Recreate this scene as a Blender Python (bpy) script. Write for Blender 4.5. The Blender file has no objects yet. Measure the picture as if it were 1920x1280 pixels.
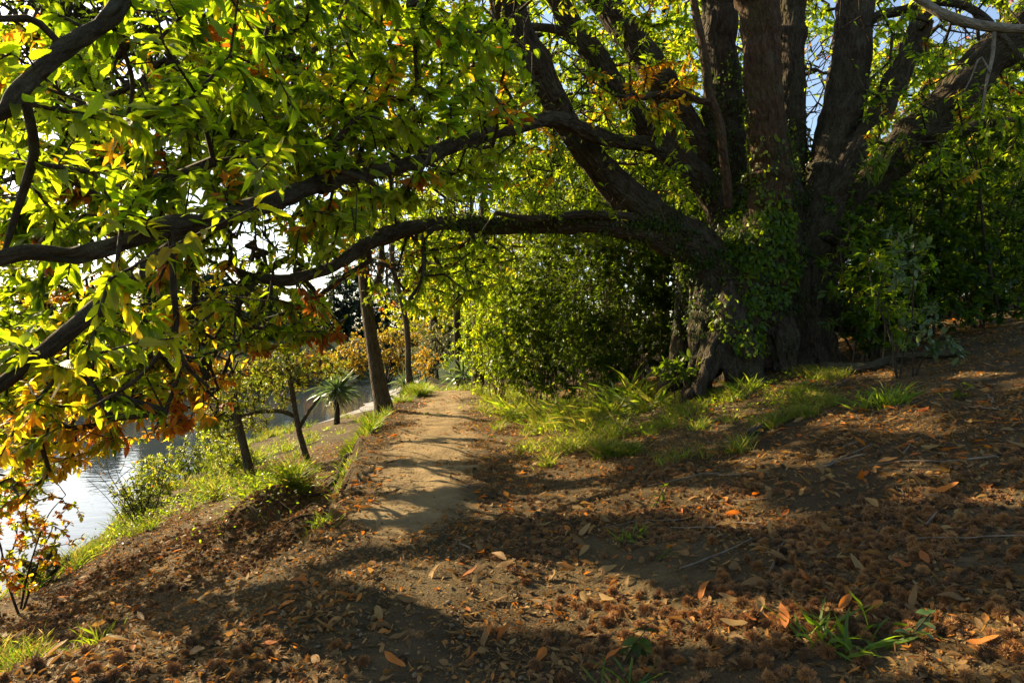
import bpy, math, time
import numpy as np
from mathutils import Vector
from mathutils.kdtree import KDTree

RNG = np.random.default_rng(7)
sc = bpy.context.scene
COL = sc.collection
CAMH = 1.4
F = 1280.0
SUN_EL, SUN_AZ = math.radians(29), math.radians(-55)
SUN = np.array([math.sin(SUN_AZ) * math.cos(SUN_EL), math.cos(SUN_AZ) * math.cos(SUN_EL), math.sin(SUN_EL)])


def P(px, py, Y):
    return np.array([(px - 960) / F * Y, Y, CAMH - (py - 640) / F * Y])


def proj(v):
    v = np.atleast_2d(v)
    y = np.where(np.abs(v[:, 1]) < 1e-3, 1e-3, v[:, 1])
    return 960 + F * v[:, 0] / y, 640 - F * (v[:, 2] - CAMH) / y


def unit(v):
    n = np.linalg.norm(v, axis=-1, keepdims=True)
    return v / np.maximum(n, 1e-9)


# ------------------------------------------------------------------ noise
def _hash(i, j, k, seed):
    h = (i.astype(np.int64) * 374761393 + j.astype(np.int64) * 668265263 + k.astype(np.int64) * 2147483647 + seed * 974634533) & 0xFFFFFFFF
    h = ((h ^ (h >> 13)) * 1274126177) & 0xFFFFFFFF
    h = ((h ^ (h >> 16)) * 2246822519) & 0xFFFFFFFF
    h = h ^ (h >> 15)
    return (h & 0xFFFFFF) / float(0xFFFFFF)


def noise2(x, y, s, seed=0):
    x = np.asarray(x, float) / s
    y = np.asarray(y, float) / s
    i = np.floor(x); j = np.floor(y)
    u = x - i; v = y - j
    u = u * u * (3 - 2 * u); v = v * v * (3 - 2 * v)
    z = np.zeros_like(i)
    a = _hash(i, j, z, seed); b = _hash(i + 1, j, z, seed)
    c = _hash(i, j + 1, z, seed); d = _hash(i + 1, j + 1, z, seed)
    return (a * (1 - u) + b * u) * (1 - v) + (c * (1 - u) + d * u) * v - .5


def noise3(p, s, seed=0):
    p = np.asarray(p, float) / np.asarray(s, float)
    f = np.floor(p); w = p - f
    w = w * w * (3 - 2 * w)
    r = 0
    for a in (0, 1):
        for b in (0, 1):
            for c in (0, 1):
                wt = (w[:, 0] if a else 1 - w[:, 0]) * (w[:, 1] if b else 1 - w[:, 1]) * (w[:, 2] if c else 1 - w[:, 2])
                r = r + wt * _hash(f[:, 0] + a, f[:, 1] + b, f[:, 2] + c, seed)
    return r - .5


def sstep(a, b, x):
    t = np.clip((x - a) / (b - a), 0, 1)
    return t * t * (3 - 2 * t)


# ------------------------------------------------------------------ terrain
EDGE = ([-10, 0, 2.4, 3, 3.5, 4, 5, 6.9, 8.5, 10, 13, 19, 25, 40, 80, 200],
        [-2.9, -2.6, -2.3, -2.1, -1.8, -1.55, -1.46, -1.62, -1.95, -2.1, -2.45, -2.8, -3.2, -4.2, -6, -9])
WATER = ([-20, 5, 8, 10.5, 14, 19.5, 24, 28, 31, 36, 45, 55, 70, 200],
         [-6.0, -6.1, -6.35, -6.8, -7.5, -8.3, -8.2, -7.4, -7.0, -7.3, -8.2, -9.4, -9.5, -9])
FAR = ([-50, 20, 32, 40, 48, 54, 60, 70, 200], [-36, -32, -27, -21, -16, -13, -10.5, -9, -9])
WZ = -1.8


def edge_x(y):
    return np.interp(y, *EDGE) + .16 * noise2(y, y * 0, .9, 5) + .10 * noise2(y, y * 0, .3, 6)


def H(x, y, fine=True):
    x = np.asarray(x, float); y = np.asarray(y, float)
    xe = edge_x(y)
    xw = np.interp(y, *WATER)
    xf = np.interp(y, *FAR)
    s = np.maximum(x - .1, 0)
    z = .275 * s * s / (s + .5)
    z = 3.6 * np.tanh(z / 3.6)
    z = z + .10 * np.exp(-((x + .4 + .07 * y) / .9) ** 2) * sstep(9, 15, y) * 0
    # knoll the old chestnut stands on
    z = z + .20 * np.exp(-((x - 3.3) ** 2 + (y - 9.6) ** 2) / 2.6)
    d = xe - x
    stepw = .30 + .25 * noise2(x, y, 1.3, 8)
    step = (.30 + .22 * sstep(4, 6, y) - .2 * sstep(3.6, 2.4, y)) * sstep(-.05, np.maximum(stepw, .12), d)
    fr = np.clip((d - .1) / np.maximum(xe - xw, .5), 0, 1.6)
    fall = np.where(fr < 1, 1.32 * fr, 1.32 + 3.0 * (fr - 1))
    zl = np.where(d > -.1, -step - fall, 0)
    zl = np.maximum(zl, -3.0)
    z = z + zl
    far = np.where(x < xf, -2.3 + .45 * (xf - x), -9)
    far = np.minimum(far, 1.2 + .03 * np.maximum(xf - x, 0))
    z = np.maximum(z, far)
    # the detached block of bank with its grass
    z = z + .32 * np.exp(-(np.abs((x + 3.0 + .3 * noise2(x, y, .5, 14)) / .48) ** 3 + np.abs((y - 8.5 + .4 * noise2(x, y, .45, 15)) / .75) ** 3))
    z = z + .16 * np.exp(-(((x + 2.2) / .3) ** 2 + ((y - 7.2) / .5) ** 2))
    z = z - .30 * sstep(18, 24, y) * sstep(-6, -2, x) * sstep(4, 1, x)
    z = z + .10 * noise2(x, y, 2.6, 1) + .05 * noise2(x, y, .9, 2)
    if fine: z = z - .035 * sstep(.22, .38, noise2(x * 1.5, y, .34, 16)) * np.exp(-((x - path_x(y)) / .6) ** 2)
    if fine:
        rough = 1 - .55 * np.exp(-((x - path_x(y)) / .5) ** 2)
        z = z + rough * (.030 * noise2(x, y, .32, 3) + .018 * noise2(x, y, .13, 4))
        # eroded, lumpy face of the bank
        face = np.exp(-((d - .25) / .4) ** 2) * sstep(2, 4, y)
        z = z + face * (.13 * noise2(x, y, .28, 9) + .06 * noise2(x, y, .11, 12))
    return z


def path_x(y):
    return np.interp(y, [-5, 2.8, 4.4, 6.9, 10, 14, 19, 22, 26], [-.25, -.35, -.72, -.80, -1.13, -1.45, -1.78, -1.8, -1.2])


# ------------------------------------------------------------------ mesh building
def mk(name, V, Fs, mat, parent=None, smooth=False, attrs=None, link=True):
    """one mesh object from numpy verts and a list of face index arrays"""
    V = np.asarray(V, np.float32)
    if not isinstance(Fs, (list, tuple)):
        Fs = [Fs]
    Fs = [np.asarray(f, np.int32) for f in Fs if len(f)]
    m = bpy.data.meshes.new(name)
    m.vertices.add(len(V)); m.vertices.foreach_set('co', V.ravel())
    nl = sum(f.size for f in Fs); npoly = sum(len(f) for f in Fs)
    m.loops.add(nl); m.loops.foreach_set('vertex_index', np.concatenate([f.ravel() for f in Fs]))
    m.polygons.add(npoly)
    st = []; o = 0
    for f in Fs:
        k = f.shape[1]
        st.append(o + k * np.arange(len(f))); o += f.size
    m.polygons.foreach_set('loop_start', np.concatenate(st).astype(np.int32))
    m.polygons.foreach_set('use_smooth', np.full(npoly, smooth, bool))
    m.update(calc_edges=True)
    for an, (ty, data) in (attrs or {}).items():
        a = m.attributes.new(an, ty, 'POINT')
        a.data.foreach_set('vector' if ty == 'FLOAT_VECTOR' else 'value', np.asarray(data, np.float32).ravel())
    if mat: m.materials.append(mat)
    ob = bpy.data.objects.new(name, m)
    if link: COL.objects.link(ob)
    if parent:
        ob.parent = parent
        ob.matrix_parent_inverse = parent.matrix_world.inverted() if parent.matrix_world else ob.matrix_parent_inverse
    return ob


def tag(o, label=None, cat=None, group=None, kind=None):
    if label: o['label'] = label
    if cat: o['category'] = cat
    if group: o['group'] = group
    if kind: o['kind'] = kind
    return o


def empty(name, loc, label, cat, group=None):
    e = bpy.data.objects.new(name, None)
    e.empty_display_size = .1
    e.location = [float(c) for c in loc]
    COL.objects.link(e)
    e.matrix_world.translation = Vector([float(c) for c in loc])
    return tag(e, label, cat, group)


class Geo:
    """collects pieces of one mesh"""
    def __init__(s):
        s.V = []; s.F = {}; s.A = {}; s.n = 0

    def add(s, V, Fs, **attrs):
        V = np.asarray(V, float)
        for f in (Fs if isinstance(Fs, list) else [Fs]):
            f = np.asarray(f)
            if len(f): s.F.setdefault(f.shape[1], []).append(f + s.n)
        s.V.append(V)
        for k, d in attrs.items():
            s.A.setdefault(k, []).append(np.asarray(d, float))
        s.n += len(V)

    def build(s, name, mat, parent=None, smooth=False, link=True):
        V = np.concatenate(s.V)
        at = {}
        for k, l in s.A.items():
            d = np.concatenate(l)
            at[k] = ('FLOAT_VECTOR' if d.ndim == 2 else 'FLOAT', d)
        return mk(name, V, [np.concatenate(f) for f in s.F.values()], mat, parent, smooth, at, link)


def spline(pts, n):
    """Catmull-Rom through the control rows (any number of columns)"""
    p = np.asarray(pts, float)
    p = np.vstack([2 * p[0] - p[1], p, 2 * p[-1] - p[-2]])
    m = len(p) - 3
    t = np.linspace(0, m - 1e-6, n)
    i = t.astype(int); u = (t - i)[:, None]
    a, b, c, d = p[i], p[i + 1], p[i + 2], p[i + 3]
    return .5 * ((2 * b) + (-a + c) * u + (2 * a - 5 * b + 4 * c - d) * u ** 2 + (-a + 3 * b - 3 * c + d) * u ** 3)


def tube(geo, pts, rad, sides=14, lump=.08, seed=0, cap=True, ridge=0):
    pts = np.asarray(pts, float); rad = np.asarray(rad, float)
    n = len(pts)
    tan = unit(np.gradient(pts, axis=0))
    ref = np.array([.3, -.9, .25]) if abs(tan[:, 1]).mean() < .8 else np.array([1., 0, .2])
    N = unit(np.cross(tan, ref)); B = np.cross(tan, N)
    th = np.linspace(0, 2 * np.pi, sides, endpoint=False)
    c, s_ = np.cos(th), np.sin(th)
    ring = (N[:, None, :] * c[None, :, None] + B[:, None, :] * s_[None, :, None])
    L = np.concatenate([[0], np.cumsum(np.linalg.norm(np.diff(pts, axis=0), axis=1))])
    R = np.repeat(rad[:, None], sides, 1)
    if lump:
        q = np.stack([np.repeat(c[None], n, 0) * 1.1, np.repeat(s_[None], n, 0) * 1.1, np.repeat((L / np.maximum(rad.mean(), .02) * .28)[:, None], sides, 1)], -1).reshape(-1, 3)
        R = R * (1 + lump * 2 * noise3(q + seed * 7.1, 1, seed).reshape(n, sides) + lump * 1.0 * noise3(q * 2.7 + seed * 3.3, 1, seed + 1).reshape(n, sides))
    if ridge:
        q = np.stack([c[None] * rad[:, None], s_[None] * rad[:, None], np.repeat((L * .22)[:, None], sides, 1)], -1).reshape(-1, 3)
        q = q + .03 * np.stack([noise3(q, .09, seed + 11), noise3(q, .09, seed + 12), noise3(q, .12, seed + 13)], -1)
        a1 = 1 - np.clip(np.abs(noise3(q, .060, seed + 14)) * 5, 0, 1); a2 = noise3(q, .030, seed + 15)
        R = R + (ridge * (-a1 ** 2 * .9 + .5 * a2)).reshape(n, sides) * np.clip(rad / .12, .25, 1)[:, None]
    V = pts[:, None, :] + ring * R[:, :, None]
    bc = np.stack([c[None] * rad[:, None], s_[None] * rad[:, None], np.repeat(L[:, None], sides, 1)], -1).reshape(-1, 3) + seed * 3.7
    V = V.reshape(-1, 3)
    idx = np.arange(n * sides).reshape(n, sides)
    a = idx[:-1]; b = idx[1:]
    Q = np.stack([a, np.roll(a, -1, 1), np.roll(b, -1, 1), b], -1).reshape(-1, 4)
    Fs = [Q]
    if cap:
        V = np.vstack([V, pts[-1] + tan[-1] * rad[-1] * .6, pts[0]])
        bc = np.vstack([bc, bc[-1], bc[0]])
        e = idx[-1]; k = n * sides
        Fs.append(np.stack([e, np.roll(e, -1), np.full(sides, k)], -1))
        e = idx[0]
        Fs.append(np.stack([np.roll(e, -1), e, np.full(sides, k + 1)], -1))
    geo.add(V, Fs, barkco=bc)
    return V


# ------------------------------------------------------------------ materials
def newmat(name):
    m = bpy.data.materials.new(name); m.use_nodes = True
    nt = m.node_tree
    for n in list(nt.nodes): nt.nodes.remove(n)
    return m, nt, nt.nodes.new('ShaderNodeOutputMaterial')


def N(nt, typ, ins=None, **kw):
    n = nt.nodes.new(typ)
    for k, v in kw.items(): setattr(n, k, v)
    for k, v in (ins or {}).items():
        if hasattr(v, 'is_output') or isinstance(v, bpy.types.NodeSocket): nt.links.new(v, n.inputs[k])
        else: n.inputs[k].default_value = v
    return n


def ramp(nt, fac, stops, interp='LINEAR'):
    r = nt.nodes.new('ShaderNodeValToRGB')
    nt.links.new(fac, r.inputs[0])
    el = r.color_ramp.elements
    r.color_ramp.interpolation = interp
    while len(el) < len(stops): el.new(.5)
    for e, (p, c) in zip(el, stops):
        e.position = p; e.color = tuple(c) + (1,) if len(c) == 3 else c
    return r.outputs[0]


def attr(nt, name, out='Fac'):
    return N(nt, 'ShaderNodeAttribute', attribute_name=name).outputs[out]


def math_(nt, op, a, b=0.0, c=None):
    n = nt.nodes.new('ShaderNodeMath'); n.operation = op
    for i, v in enumerate((a, b) if c is None else (a, b, c)):
        if isinstance(v, (int, float)): n.inputs[i].default_value = v
        else: nt.links.new(v, n.inputs[i])
    return n.outputs[0]


def mixc(nt, fac, a, b, mode='MIX'):
    n = nt.nodes.new('ShaderNodeMix'); n.data_type = 'RGBA'; n.blend_type = mode
    for s, v in (('Factor', fac), ('A', a), ('B', b)):
        sock = [i for i in n.inputs if i.name == s and (i.type == 'VALUE' if s == 'Factor' else i.type == 'RGBA')][0]
        if isinstance(v, bpy.types.NodeSocket): nt.links.new(v, sock)
        elif isinstance(v, (int, float)): sock.default_value = v
        else: sock.default_value = tuple(v) + (1,)
    return [o for o in n.outputs if o.type == 'RGBA'][0]


LEAF_STOPS = [(0, (.036, .090, .010)), (.22, (.065, .135, .012)), (.42, (.15, .18, .014)), (.55, (.40, .28, .018)),
              (.70, (.46, .20, .014)), (.84, (.32, .085, .012)), (1, (.15, .055, .016))]
LEAF_TRANS = [(0, (.31, .47, .008)), (.22, (.49, .62, .010)), (.42, (.68, .64, .012)), (.55, (.95, .62, .02)),
              (.70, (.95, .40, .015)), (.84, (.70, .18, .01)), (1, (.32, .09, .012))]


def leaf_mat(name, stops=LEAF_STOPS, trans=LEAF_TRANS, fac=.5, rough=.42, veins=True, spec=.4):
    m, nt, out = newmat(name)
    age = attr(nt, 'age'); rnd = attr(nt, 'rnd')
    base = ramp(nt, age, stops); tr = ramp(nt, age, trans)
    gain = math_(nt, 'MULTIPLY_ADD', rnd, .6, .7)
    g = N(nt, 'ShaderNodeCombineColor', {0: gain, 1: gain, 2: gain}).outputs[0]
    base = mixc(nt, 1, base, g, 'MULTIPLY'); tr = mixc(nt, 1, tr, g, 'MULTIPLY')
    nrm = None
    if veins:
        lu = attr(nt, 'lu'); lv = attr(nt, 'lv')
        av = math_(nt, 'ABSOLUTE', lv)
        ph = math_(nt, 'SUBTRACT', math_(nt, 'MULTIPLY', lu, 15.0), math_(nt, 'MULTIPLY', av, 2.2))
        fr = math_(nt, 'PINGPONG', ph, .5)
        vein = math_(nt, 'MULTIPLY', math_(nt, 'LESS_THAN', fr, .10), .45)
        mid = math_(nt, 'LESS_THAN', av, .05)
        v = math_(nt, 'MAXIMUM', vein, mid)
        base = mixc(nt, math_(nt, 'MULTIPLY', v, .45), base, (.17, .20, .05))
        tr = mixc(nt, math_(nt, 'MULTIPLY', v, .40), tr, (.10, .13, .01))
        nz = N(nt, 'ShaderNodeTexNoise', {'Scale': 22.0, 'Detail': 2.0})
        sp = math_(nt, 'GREATER_THAN', nz.outputs[0], .66)
        base = mixc(nt, math_(nt, 'MULTIPLY', sp, .5), base, (.15, .07, .02))
        bump = N(nt, 'ShaderNodeBump', {'Strength': .35, 'Distance': .01, 'Height': fr})
        nrm = bump.outputs[0]
    pr = N(nt, 'ShaderNodeBsdfPrincipled', {'Base Color': base, 'Roughness': rough, 'Specular IOR Level': spec})
    tl = N(nt, 'ShaderNodeBsdfTranslucent', {'Color': tr})
    if nrm:
        nt.links.new(nrm, pr.inputs['Normal'])
    mx = N(nt, 'ShaderNodeMixShader', {0: fac, 1: pr.outputs[0], 2: tl.outputs[0]})
    nt.links.new(mx.outputs[0], out.inputs[0])
    return m


def bark_mat(name, c1, c2, c3, lich=.35, scale=22, moss=.3, bump=.9):
    m, nt, out = newmat(name)
    co = attr(nt, 'barkco', 'Vector')
    mp = N(nt, 'ShaderNodeMapping', {'Vector': co, 'Scale': (1, 1, .36)})
    n1 = N(nt, 'ShaderNodeTexNoise', {'Vector': mp.outputs[0], 'Scale': scale, 'Detail': 5.0, 'Roughness': .65, 'Distortion': .6})
    vo = N(nt, 'ShaderNodeTexVoronoi', {'Vector': mp.outputs[0], 'Scale': scale * .9}, feature='DISTANCE_TO_EDGE')
    n2 = N(nt, 'ShaderNodeTexNoise', {'Vector': co, 'Scale': 5.0, 'Detail': 4.0})
    n3 = N(nt, 'ShaderNodeTexNoise', {'Vector': co, 'Scale': 1.7, 'Detail': 5.0, 'Roughness': .6})
    c = ramp(nt, n1.outputs[0], [(.3, c1), (.55, c2), (.75, c3)])
    n4 = N(nt, 'ShaderNodeTexNoise', {'Vector': co, 'Scale': 34.0, 'Detail': 3.0})
    lf = math_(nt, 'ADD', math_(nt, 'MULTIPLY', n2.outputs[0], .7), math_(nt, 'MULTIPLY', n4.outputs[0], .3))
    lm = math_(nt, 'MULTIPLY', ramp(nt, lf, [(.50, (0, 0, 0)), (.66, (1, 1, 1))]), lich)
    c = mixc(nt, lm, c, (.17, .165, .10))
    mm = math_(nt, 'MULTIPLY', ramp(nt, n3.outputs[0], [(.48, (0, 0, 0)), (.66, (1, 1, 1))]), moss)
    c = mixc(nt, mm, c, (.055, .070, .014))
    fnz = N(nt, 'ShaderNodeTexNoise', {'Vector': co, 'Scale': scale * 5.0, 'Detail': 4.0, 'Roughness': .7})
    c = mixc(nt, ramp(nt, fnz.outputs[0], [(.42, (.5, .5, .5) if scale < 30 else (.12, .12, .12)), (.62, (0, 0, 0))]), c, (.012, .009, .006))
    hgt0 = math_(nt, 'MULTIPLY', fnz.outputs[0], .35)
    hgt = math_(nt, 'ADD', hgt0, math_(nt, 'ADD', math_(nt, 'MULTIPLY', n1.outputs[0], .6), math_(nt, 'MINIMUM', math_(nt, 'MULTIPLY', vo.outputs[0], 2.0), .5)))
    bp = N(nt, 'ShaderNodeBump', {'Strength': bump, 'Distance': .06, 'Height': hgt})
    pr = N(nt, 'ShaderNodeBsdfPrincipled', {'Base Color': c, 'Roughness': .9, 'Specular IOR Level': .2, 'Normal': bp.outputs[0]})
    nt.links.new(pr.outputs[0], out.inputs[0])
    return m


def ground_mat(name, stops, scale, bump=.5, fine=60, dist=.02, patch=None, worn=None, veg=False):
    m, nt, out = newmat(name)
    pos = N(nt, 'ShaderNodeNewGeometry').outputs['Position']
    a = N(nt, 'ShaderNodeTexNoise', {'Vector': pos, 'Scale': scale, 'Detail': 8.0, 'Roughness': .65})
    b = N(nt, 'ShaderNodeTexNoise', {'Vector': pos, 'Scale': fine, 'Detail': 5.0, 'Roughness': .7})
    v = N(nt, 'ShaderNodeTexVoronoi', {'Vector': pos, 'Scale': fine * .7})
    f = math_(nt, 'ADD', math_(nt, 'MULTIPLY', a.outputs[0], .6), math_(nt, 'MULTIPLY', b.outputs[0], .4))
    c = ramp(nt, f, stops)
    if patch:
        pn = N(nt, 'ShaderNodeTexNoise', {'Vector': pos, 'Scale': .55, 'Detail': 4.0})
        c = mixc(nt, ramp(nt, pn.outputs[0], [(.42, (0, 0, 0)), (.62, (.8, .8, .8))]), c, patch)
    if veg: c = mixc(nt, attr(nt, 'veg'), c, (.035, .055, .014))
    if worn:
        wn = N(nt, 'ShaderNodeTexNoise', {'Vector': pos, 'Scale': 3.5, 'Detail': 6.0, 'Roughness': .7})
        wf = math_(nt, 'ADD', math_(nt, 'MULTIPLY', attr(nt, 'wear'), .9), math_(nt, 'MULTIPLY_ADD', wn.outputs[0], 1.3, -.65))
        c = mixc(nt, ramp(nt, wf, [(.22, (0, 0, 0)), (.62, (1, 1, 1))]), ramp(nt, f, worn), c)
    h = math_(nt, 'ADD', b.outputs[0], math_(nt, 'MULTIPLY', v.outputs[0], -.5))
    bp = N(nt, 'ShaderNodeBump', {'Strength': bump, 'Distance': dist, 'Height': h})
    pr = N(nt, 'ShaderNodeBsdfPrincipled', {'Base Color': c, 'Roughness': .95, 'Specular IOR Level': .15, 'Normal': bp.outputs[0]})
    nt.links.new(pr.outputs[0], out.inputs[0])
    return m


M_CHEST = leaf_mat('chestnut_leaf', fac=.66)
M_LEAF = leaf_mat('small_leaf', veins=False, rough=.4, fac=.58)
GLOSSY = [(0, (.018, .042, .007)), (.3, (.042, .080, .009)), (.5, (.095, .115, .012)), (.7, (.30, .20, .02)), (1, (.16, .06, .02))]
GLOSST = [(0, (.10, .19, .006)), (.3, (.26, .36, .008)), (.5, (.46, .46, .012)), (.7, (.6, .38, .02)), (1, (.3, .1, .01))]
M_SHRUB = leaf_mat('evergreen_leaf', GLOSSY, GLOSST, fac=.48, rough=.4, veins=False, spec=.28)
YEL = [(0, (.30, .22, .02)), (.5, (.48, .27, .02)), (1, (.42, .15, .02))]
YELT = [(0, (.55, .45, .02)), (.5, (.8, .45, .02)), (1, (.7, .25, .02))]
M_YELLOW = leaf_mat('yellow_leaf', YEL, YELT, fac=.45, veins=False)
GREY = [(0, (.08, .11, .06)), (.5, (.14, .17, .09)), (1, (.20, .19, .10))]
GREYT = [(0, (.14, .20, .06)), (.5, (.22, .26, .08)), (1, (.35, .30, .10))]
M_GREY = leaf_mat('grey_leaf', GREY, GREYT, fac=.35, veins=False)
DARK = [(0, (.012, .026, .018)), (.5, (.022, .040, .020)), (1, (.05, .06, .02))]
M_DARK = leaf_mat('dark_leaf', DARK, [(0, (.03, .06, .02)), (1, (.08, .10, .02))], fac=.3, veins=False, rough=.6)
RED = [(0, (.32, .13, .07)), (.5, (.38, .11, .06)), (1, (.28, .08, .05))]
M_RED = leaf_mat('red_leaf', RED, [(0, (.75, .30, .15)), (1, (.6, .15, .12))], fac=.45, veins=False)
GRASS = [(0, (.05, .115, .012)), (.4, (.10, .16, .016)), (.7, (.22, .20, .04)), (1, (.30, .22, .08))]
GRASST = [(0, (.22, .42, .012)), (.4, (.42, .52, .018)), (.7, (.60, .48, .06)), (1, (.5, .36, .12))]
M_GRASS = leaf_mat('grass_blade', GRASS, GRASST, fac=.5, veins=False, rough=.5)
SWORD = [(0, (.06, .11, .05)), (.5, (.10, .15, .07)), (1, (.25, .2, .1))]
M_FEATHER = leaf_mat('feathery_leaf', [(0, (.05, .085, .012)), (.5, (.11, .13, .018)), (1, (.18, .15, .03))], [(0, (.25, .36, .01)), (.5, (.42, .44, .015)), (1, (.5, .38, .03))], fac=.5, veins=False)
M_OLIVE = leaf_mat('olive_leaf', [(0, (.03, .05, .012)), (.5, (.08, .09, .015)), (1, (.20, .14, .02))], [(0, (.08, .13, .01)), (1, (.4, .26, .02))], fac=.4, veins=False)
M_SWORD = leaf_mat('sword_leaf', SWORD, [(0, (.12, .24, .05)), (1, (.3, .3, .1))], fac=.35, veins=False, rough=.35)
VARI = [(0, (.05, .10, .025)), (.5, (.10, .15, .05)), (1, (.22, .24, .12))]
M_VARI = leaf_mat('pale_leaf', VARI, [(0, (.2, .3, .06)), (1, (.4, .4, .2))], fac=.3, veins=False, rough=.35)
DRY = [(0, (.10, .056, .022)), (.3, (.25, .135, .048)), (.55, (.34, .21, .075)), (.75, (.42, .17, .03)), (1, (.45, .12, .02))]
DRYT = [(0, (.16, .07, .02)), (.3, (.34, .16, .04)), (.55, (.4, .22, .06)), (.75, (.75, .25, .02)), (1, (.8, .2, .01))]
M_DRY = leaf_mat('fallen_leaf', DRY, DRYT, fac=.35, rough=.6, veins=True, spec=.25)
M_BARK = bark_mat('chestnut_bark', (.026, .018, .010), (.085, .060, .035), (.16, .125, .080), lich=.40, scale=20)
M_BARKR = bark_mat('reddish_bark', (.032, .016, .008), (.115, .062, .030), (.19, .12, .065), lich=.35, scale=20)
M_TWIG = bark_mat('twig_bark', (.018, .012, .008), (.045, .030, .018), (.085, .062, .040), lich=.2, scale=40, moss=.15, bump=.4)
M_PALE = bark_mat('pale_bark', (.10, .08, .05), (.22, .19, .14), (.34, .31, .25), lich=.4, scale=30, moss=.05, bump=.5)
M_TRUNK = bark_mat('bank_tree_bark', (.05, .035, .02), (.14, .10, .06), (.24, .18, .11), lich=.35, scale=16, moss=.35)
SOIL = [(.32, (.046, .033, .015)), (.48, (.110, .078, .036)), (.62, (.180, .130, .062)), (.75, (.27, .20, .10))]
M_GROUND = ground_mat('woodland_soil', SOIL, 3.2, 1.0, 80, .03, patch=(.070, .046, .022), veg=True)
M_PATH = ground_mat('sandy_path_soil', [(.3, (.135, .092, .044)), (.5, (.23, .162, .080)), (.7, (.33, .245, .13))], 1.8, .6, 38, .025, worn=SOIL)
M_GRIT = ground_mat('earthy_grit', [(.3, (.09, .065, .036)), (.5, (.17, .125, .072)), (.7, (.26, .20, .125))], 14, .5, 60, .01)
M_GRAVEL = ground_mat('river_gravel', [(.3, (.16, .15, .15)), (.5, (.26, .25, .25)), (.7, (.38, .36, .35))], 9, 1.0, 14, .05)
M_TAN = bark_mat('tan_stem', (.07, .045, .025), (.16, .11, .065), (.25, .18, .11), lich=.2, scale=40, moss=.1, bump=.4)
M_WOODDRY = bark_mat('dry_stick', (.09, .06, .04), (.20, .15, .10), (.32, .26, .19), lich=.2, scale=40, moss=.05, bump=.4)

m, nt, out = newmat('river_water')
pos = N(nt, 'ShaderNodeNewGeometry').outputs['Position']
mp = N(nt, 'ShaderNodeMapping', {'Vector': pos, 'Scale': (1.0, 1.6, 1), 'Rotation': (0, 0, .5)})
n1 = N(nt, 'ShaderNodeTexNoise', {'Vector': mp.outputs[0], 'Scale': 2.2, 'Detail': 3.0, 'Roughness': .5})
bp = N(nt, 'ShaderNodeBump', {'Strength': .12, 'Distance': .06, 'Height': n1.outputs[0]})
pr = N(nt, 'ShaderNodeBsdfPrincipled', {'Base Color': (.040, .055, .065, 1), 'Roughness': .05, 'IOR': 1.42, 'Normal': bp.outputs[0]})
nt.links.new(pr.outputs[0], out.inputs[0])
M_WATER = m

m, nt, out = newmat('burr_spines')
rn = attr(nt, 'rnd')
tip = attr(nt, 'tip')
oi = N(nt, 'ShaderNodeObjectInfo').outputs['Random']
k = math_(nt, 'FRACT', math_(nt, 'ADD', rn, oi))
c0 = ramp(nt, k, [(0, (.035, .024, .014)), (.3, (.11, .06, .027)), (.6, (.15, .075, .03)), (1, (.22, .115, .048))])
c1 = ramp(nt, k, [(0, (.14, .085, .04)), (.3, (.38, .18, .06)), (.6, (.52, .23, .06)), (1, (.62, .34, .11))])
cc = mixc(nt, tip, c0, c1)
pr = N(nt, 'ShaderNodeBsdfPrincipled', {'Base Color': cc, 'Roughness': .7, 'Specular IOR Level': .25})
tl = N(nt, 'ShaderNodeBsdfTranslucent', {'Color': cc})
mx = N(nt, 'ShaderNodeMixShader', {0: .25, 1: pr.outputs[0], 2: tl.outputs[0]})
nt.links.new(mx.outputs[0], out.inputs[0])
M_BURR = m


# ------------------------------------------------------------------ leaves
def leaf_template(stations, teeth, shape='lance'):
    """verts (u, v, fold) and faces of one leaf blade, u along 0..1, v across -1..1"""
    u = np.linspace(0, 1, stations)
    if shape == 'lance':
        w = np.sin(np.pi * np.clip(u, 0, 1) ** .85) ** .75
    elif shape == 'oval':
        w = np.sin(np.pi * u) ** .6
    else:
        w = (1 - u) ** .6 * np.minimum(1, .55 + u * 3)
    w[0] = .06; w[-1] = .0
    if teeth:
        w = w * np.where(np.arange(stations) % 2 == 0, 1.0, .84); w[0] = .06; w[-1] = 0
    vs = []; fs = []
    for i in range(stations):
        vs += [(u[i], -w[i]), (u[i], 0), (u[i], w[i])]
    for i in range(stations - 1):
        a = 3 * i
        fs += [(a, a + 1, a + 4, a + 3), (a + 1, a + 2, a + 5, a + 4)]
    return np.array(vs), np.array(fs)


TPL_HI = leaf_template(19, True)
TPL_MID = leaf_template(7, False)
TPL_LO = leaf_template(4, False)
TPL_XL = leaf_template(3, False)
TPL_OV = leaf_template(4, False, 'oval')
TPL_OVH = leaf_template(6, False, 'oval')
TPL_BL = leaf_template(4, False, 'blade')


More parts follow.
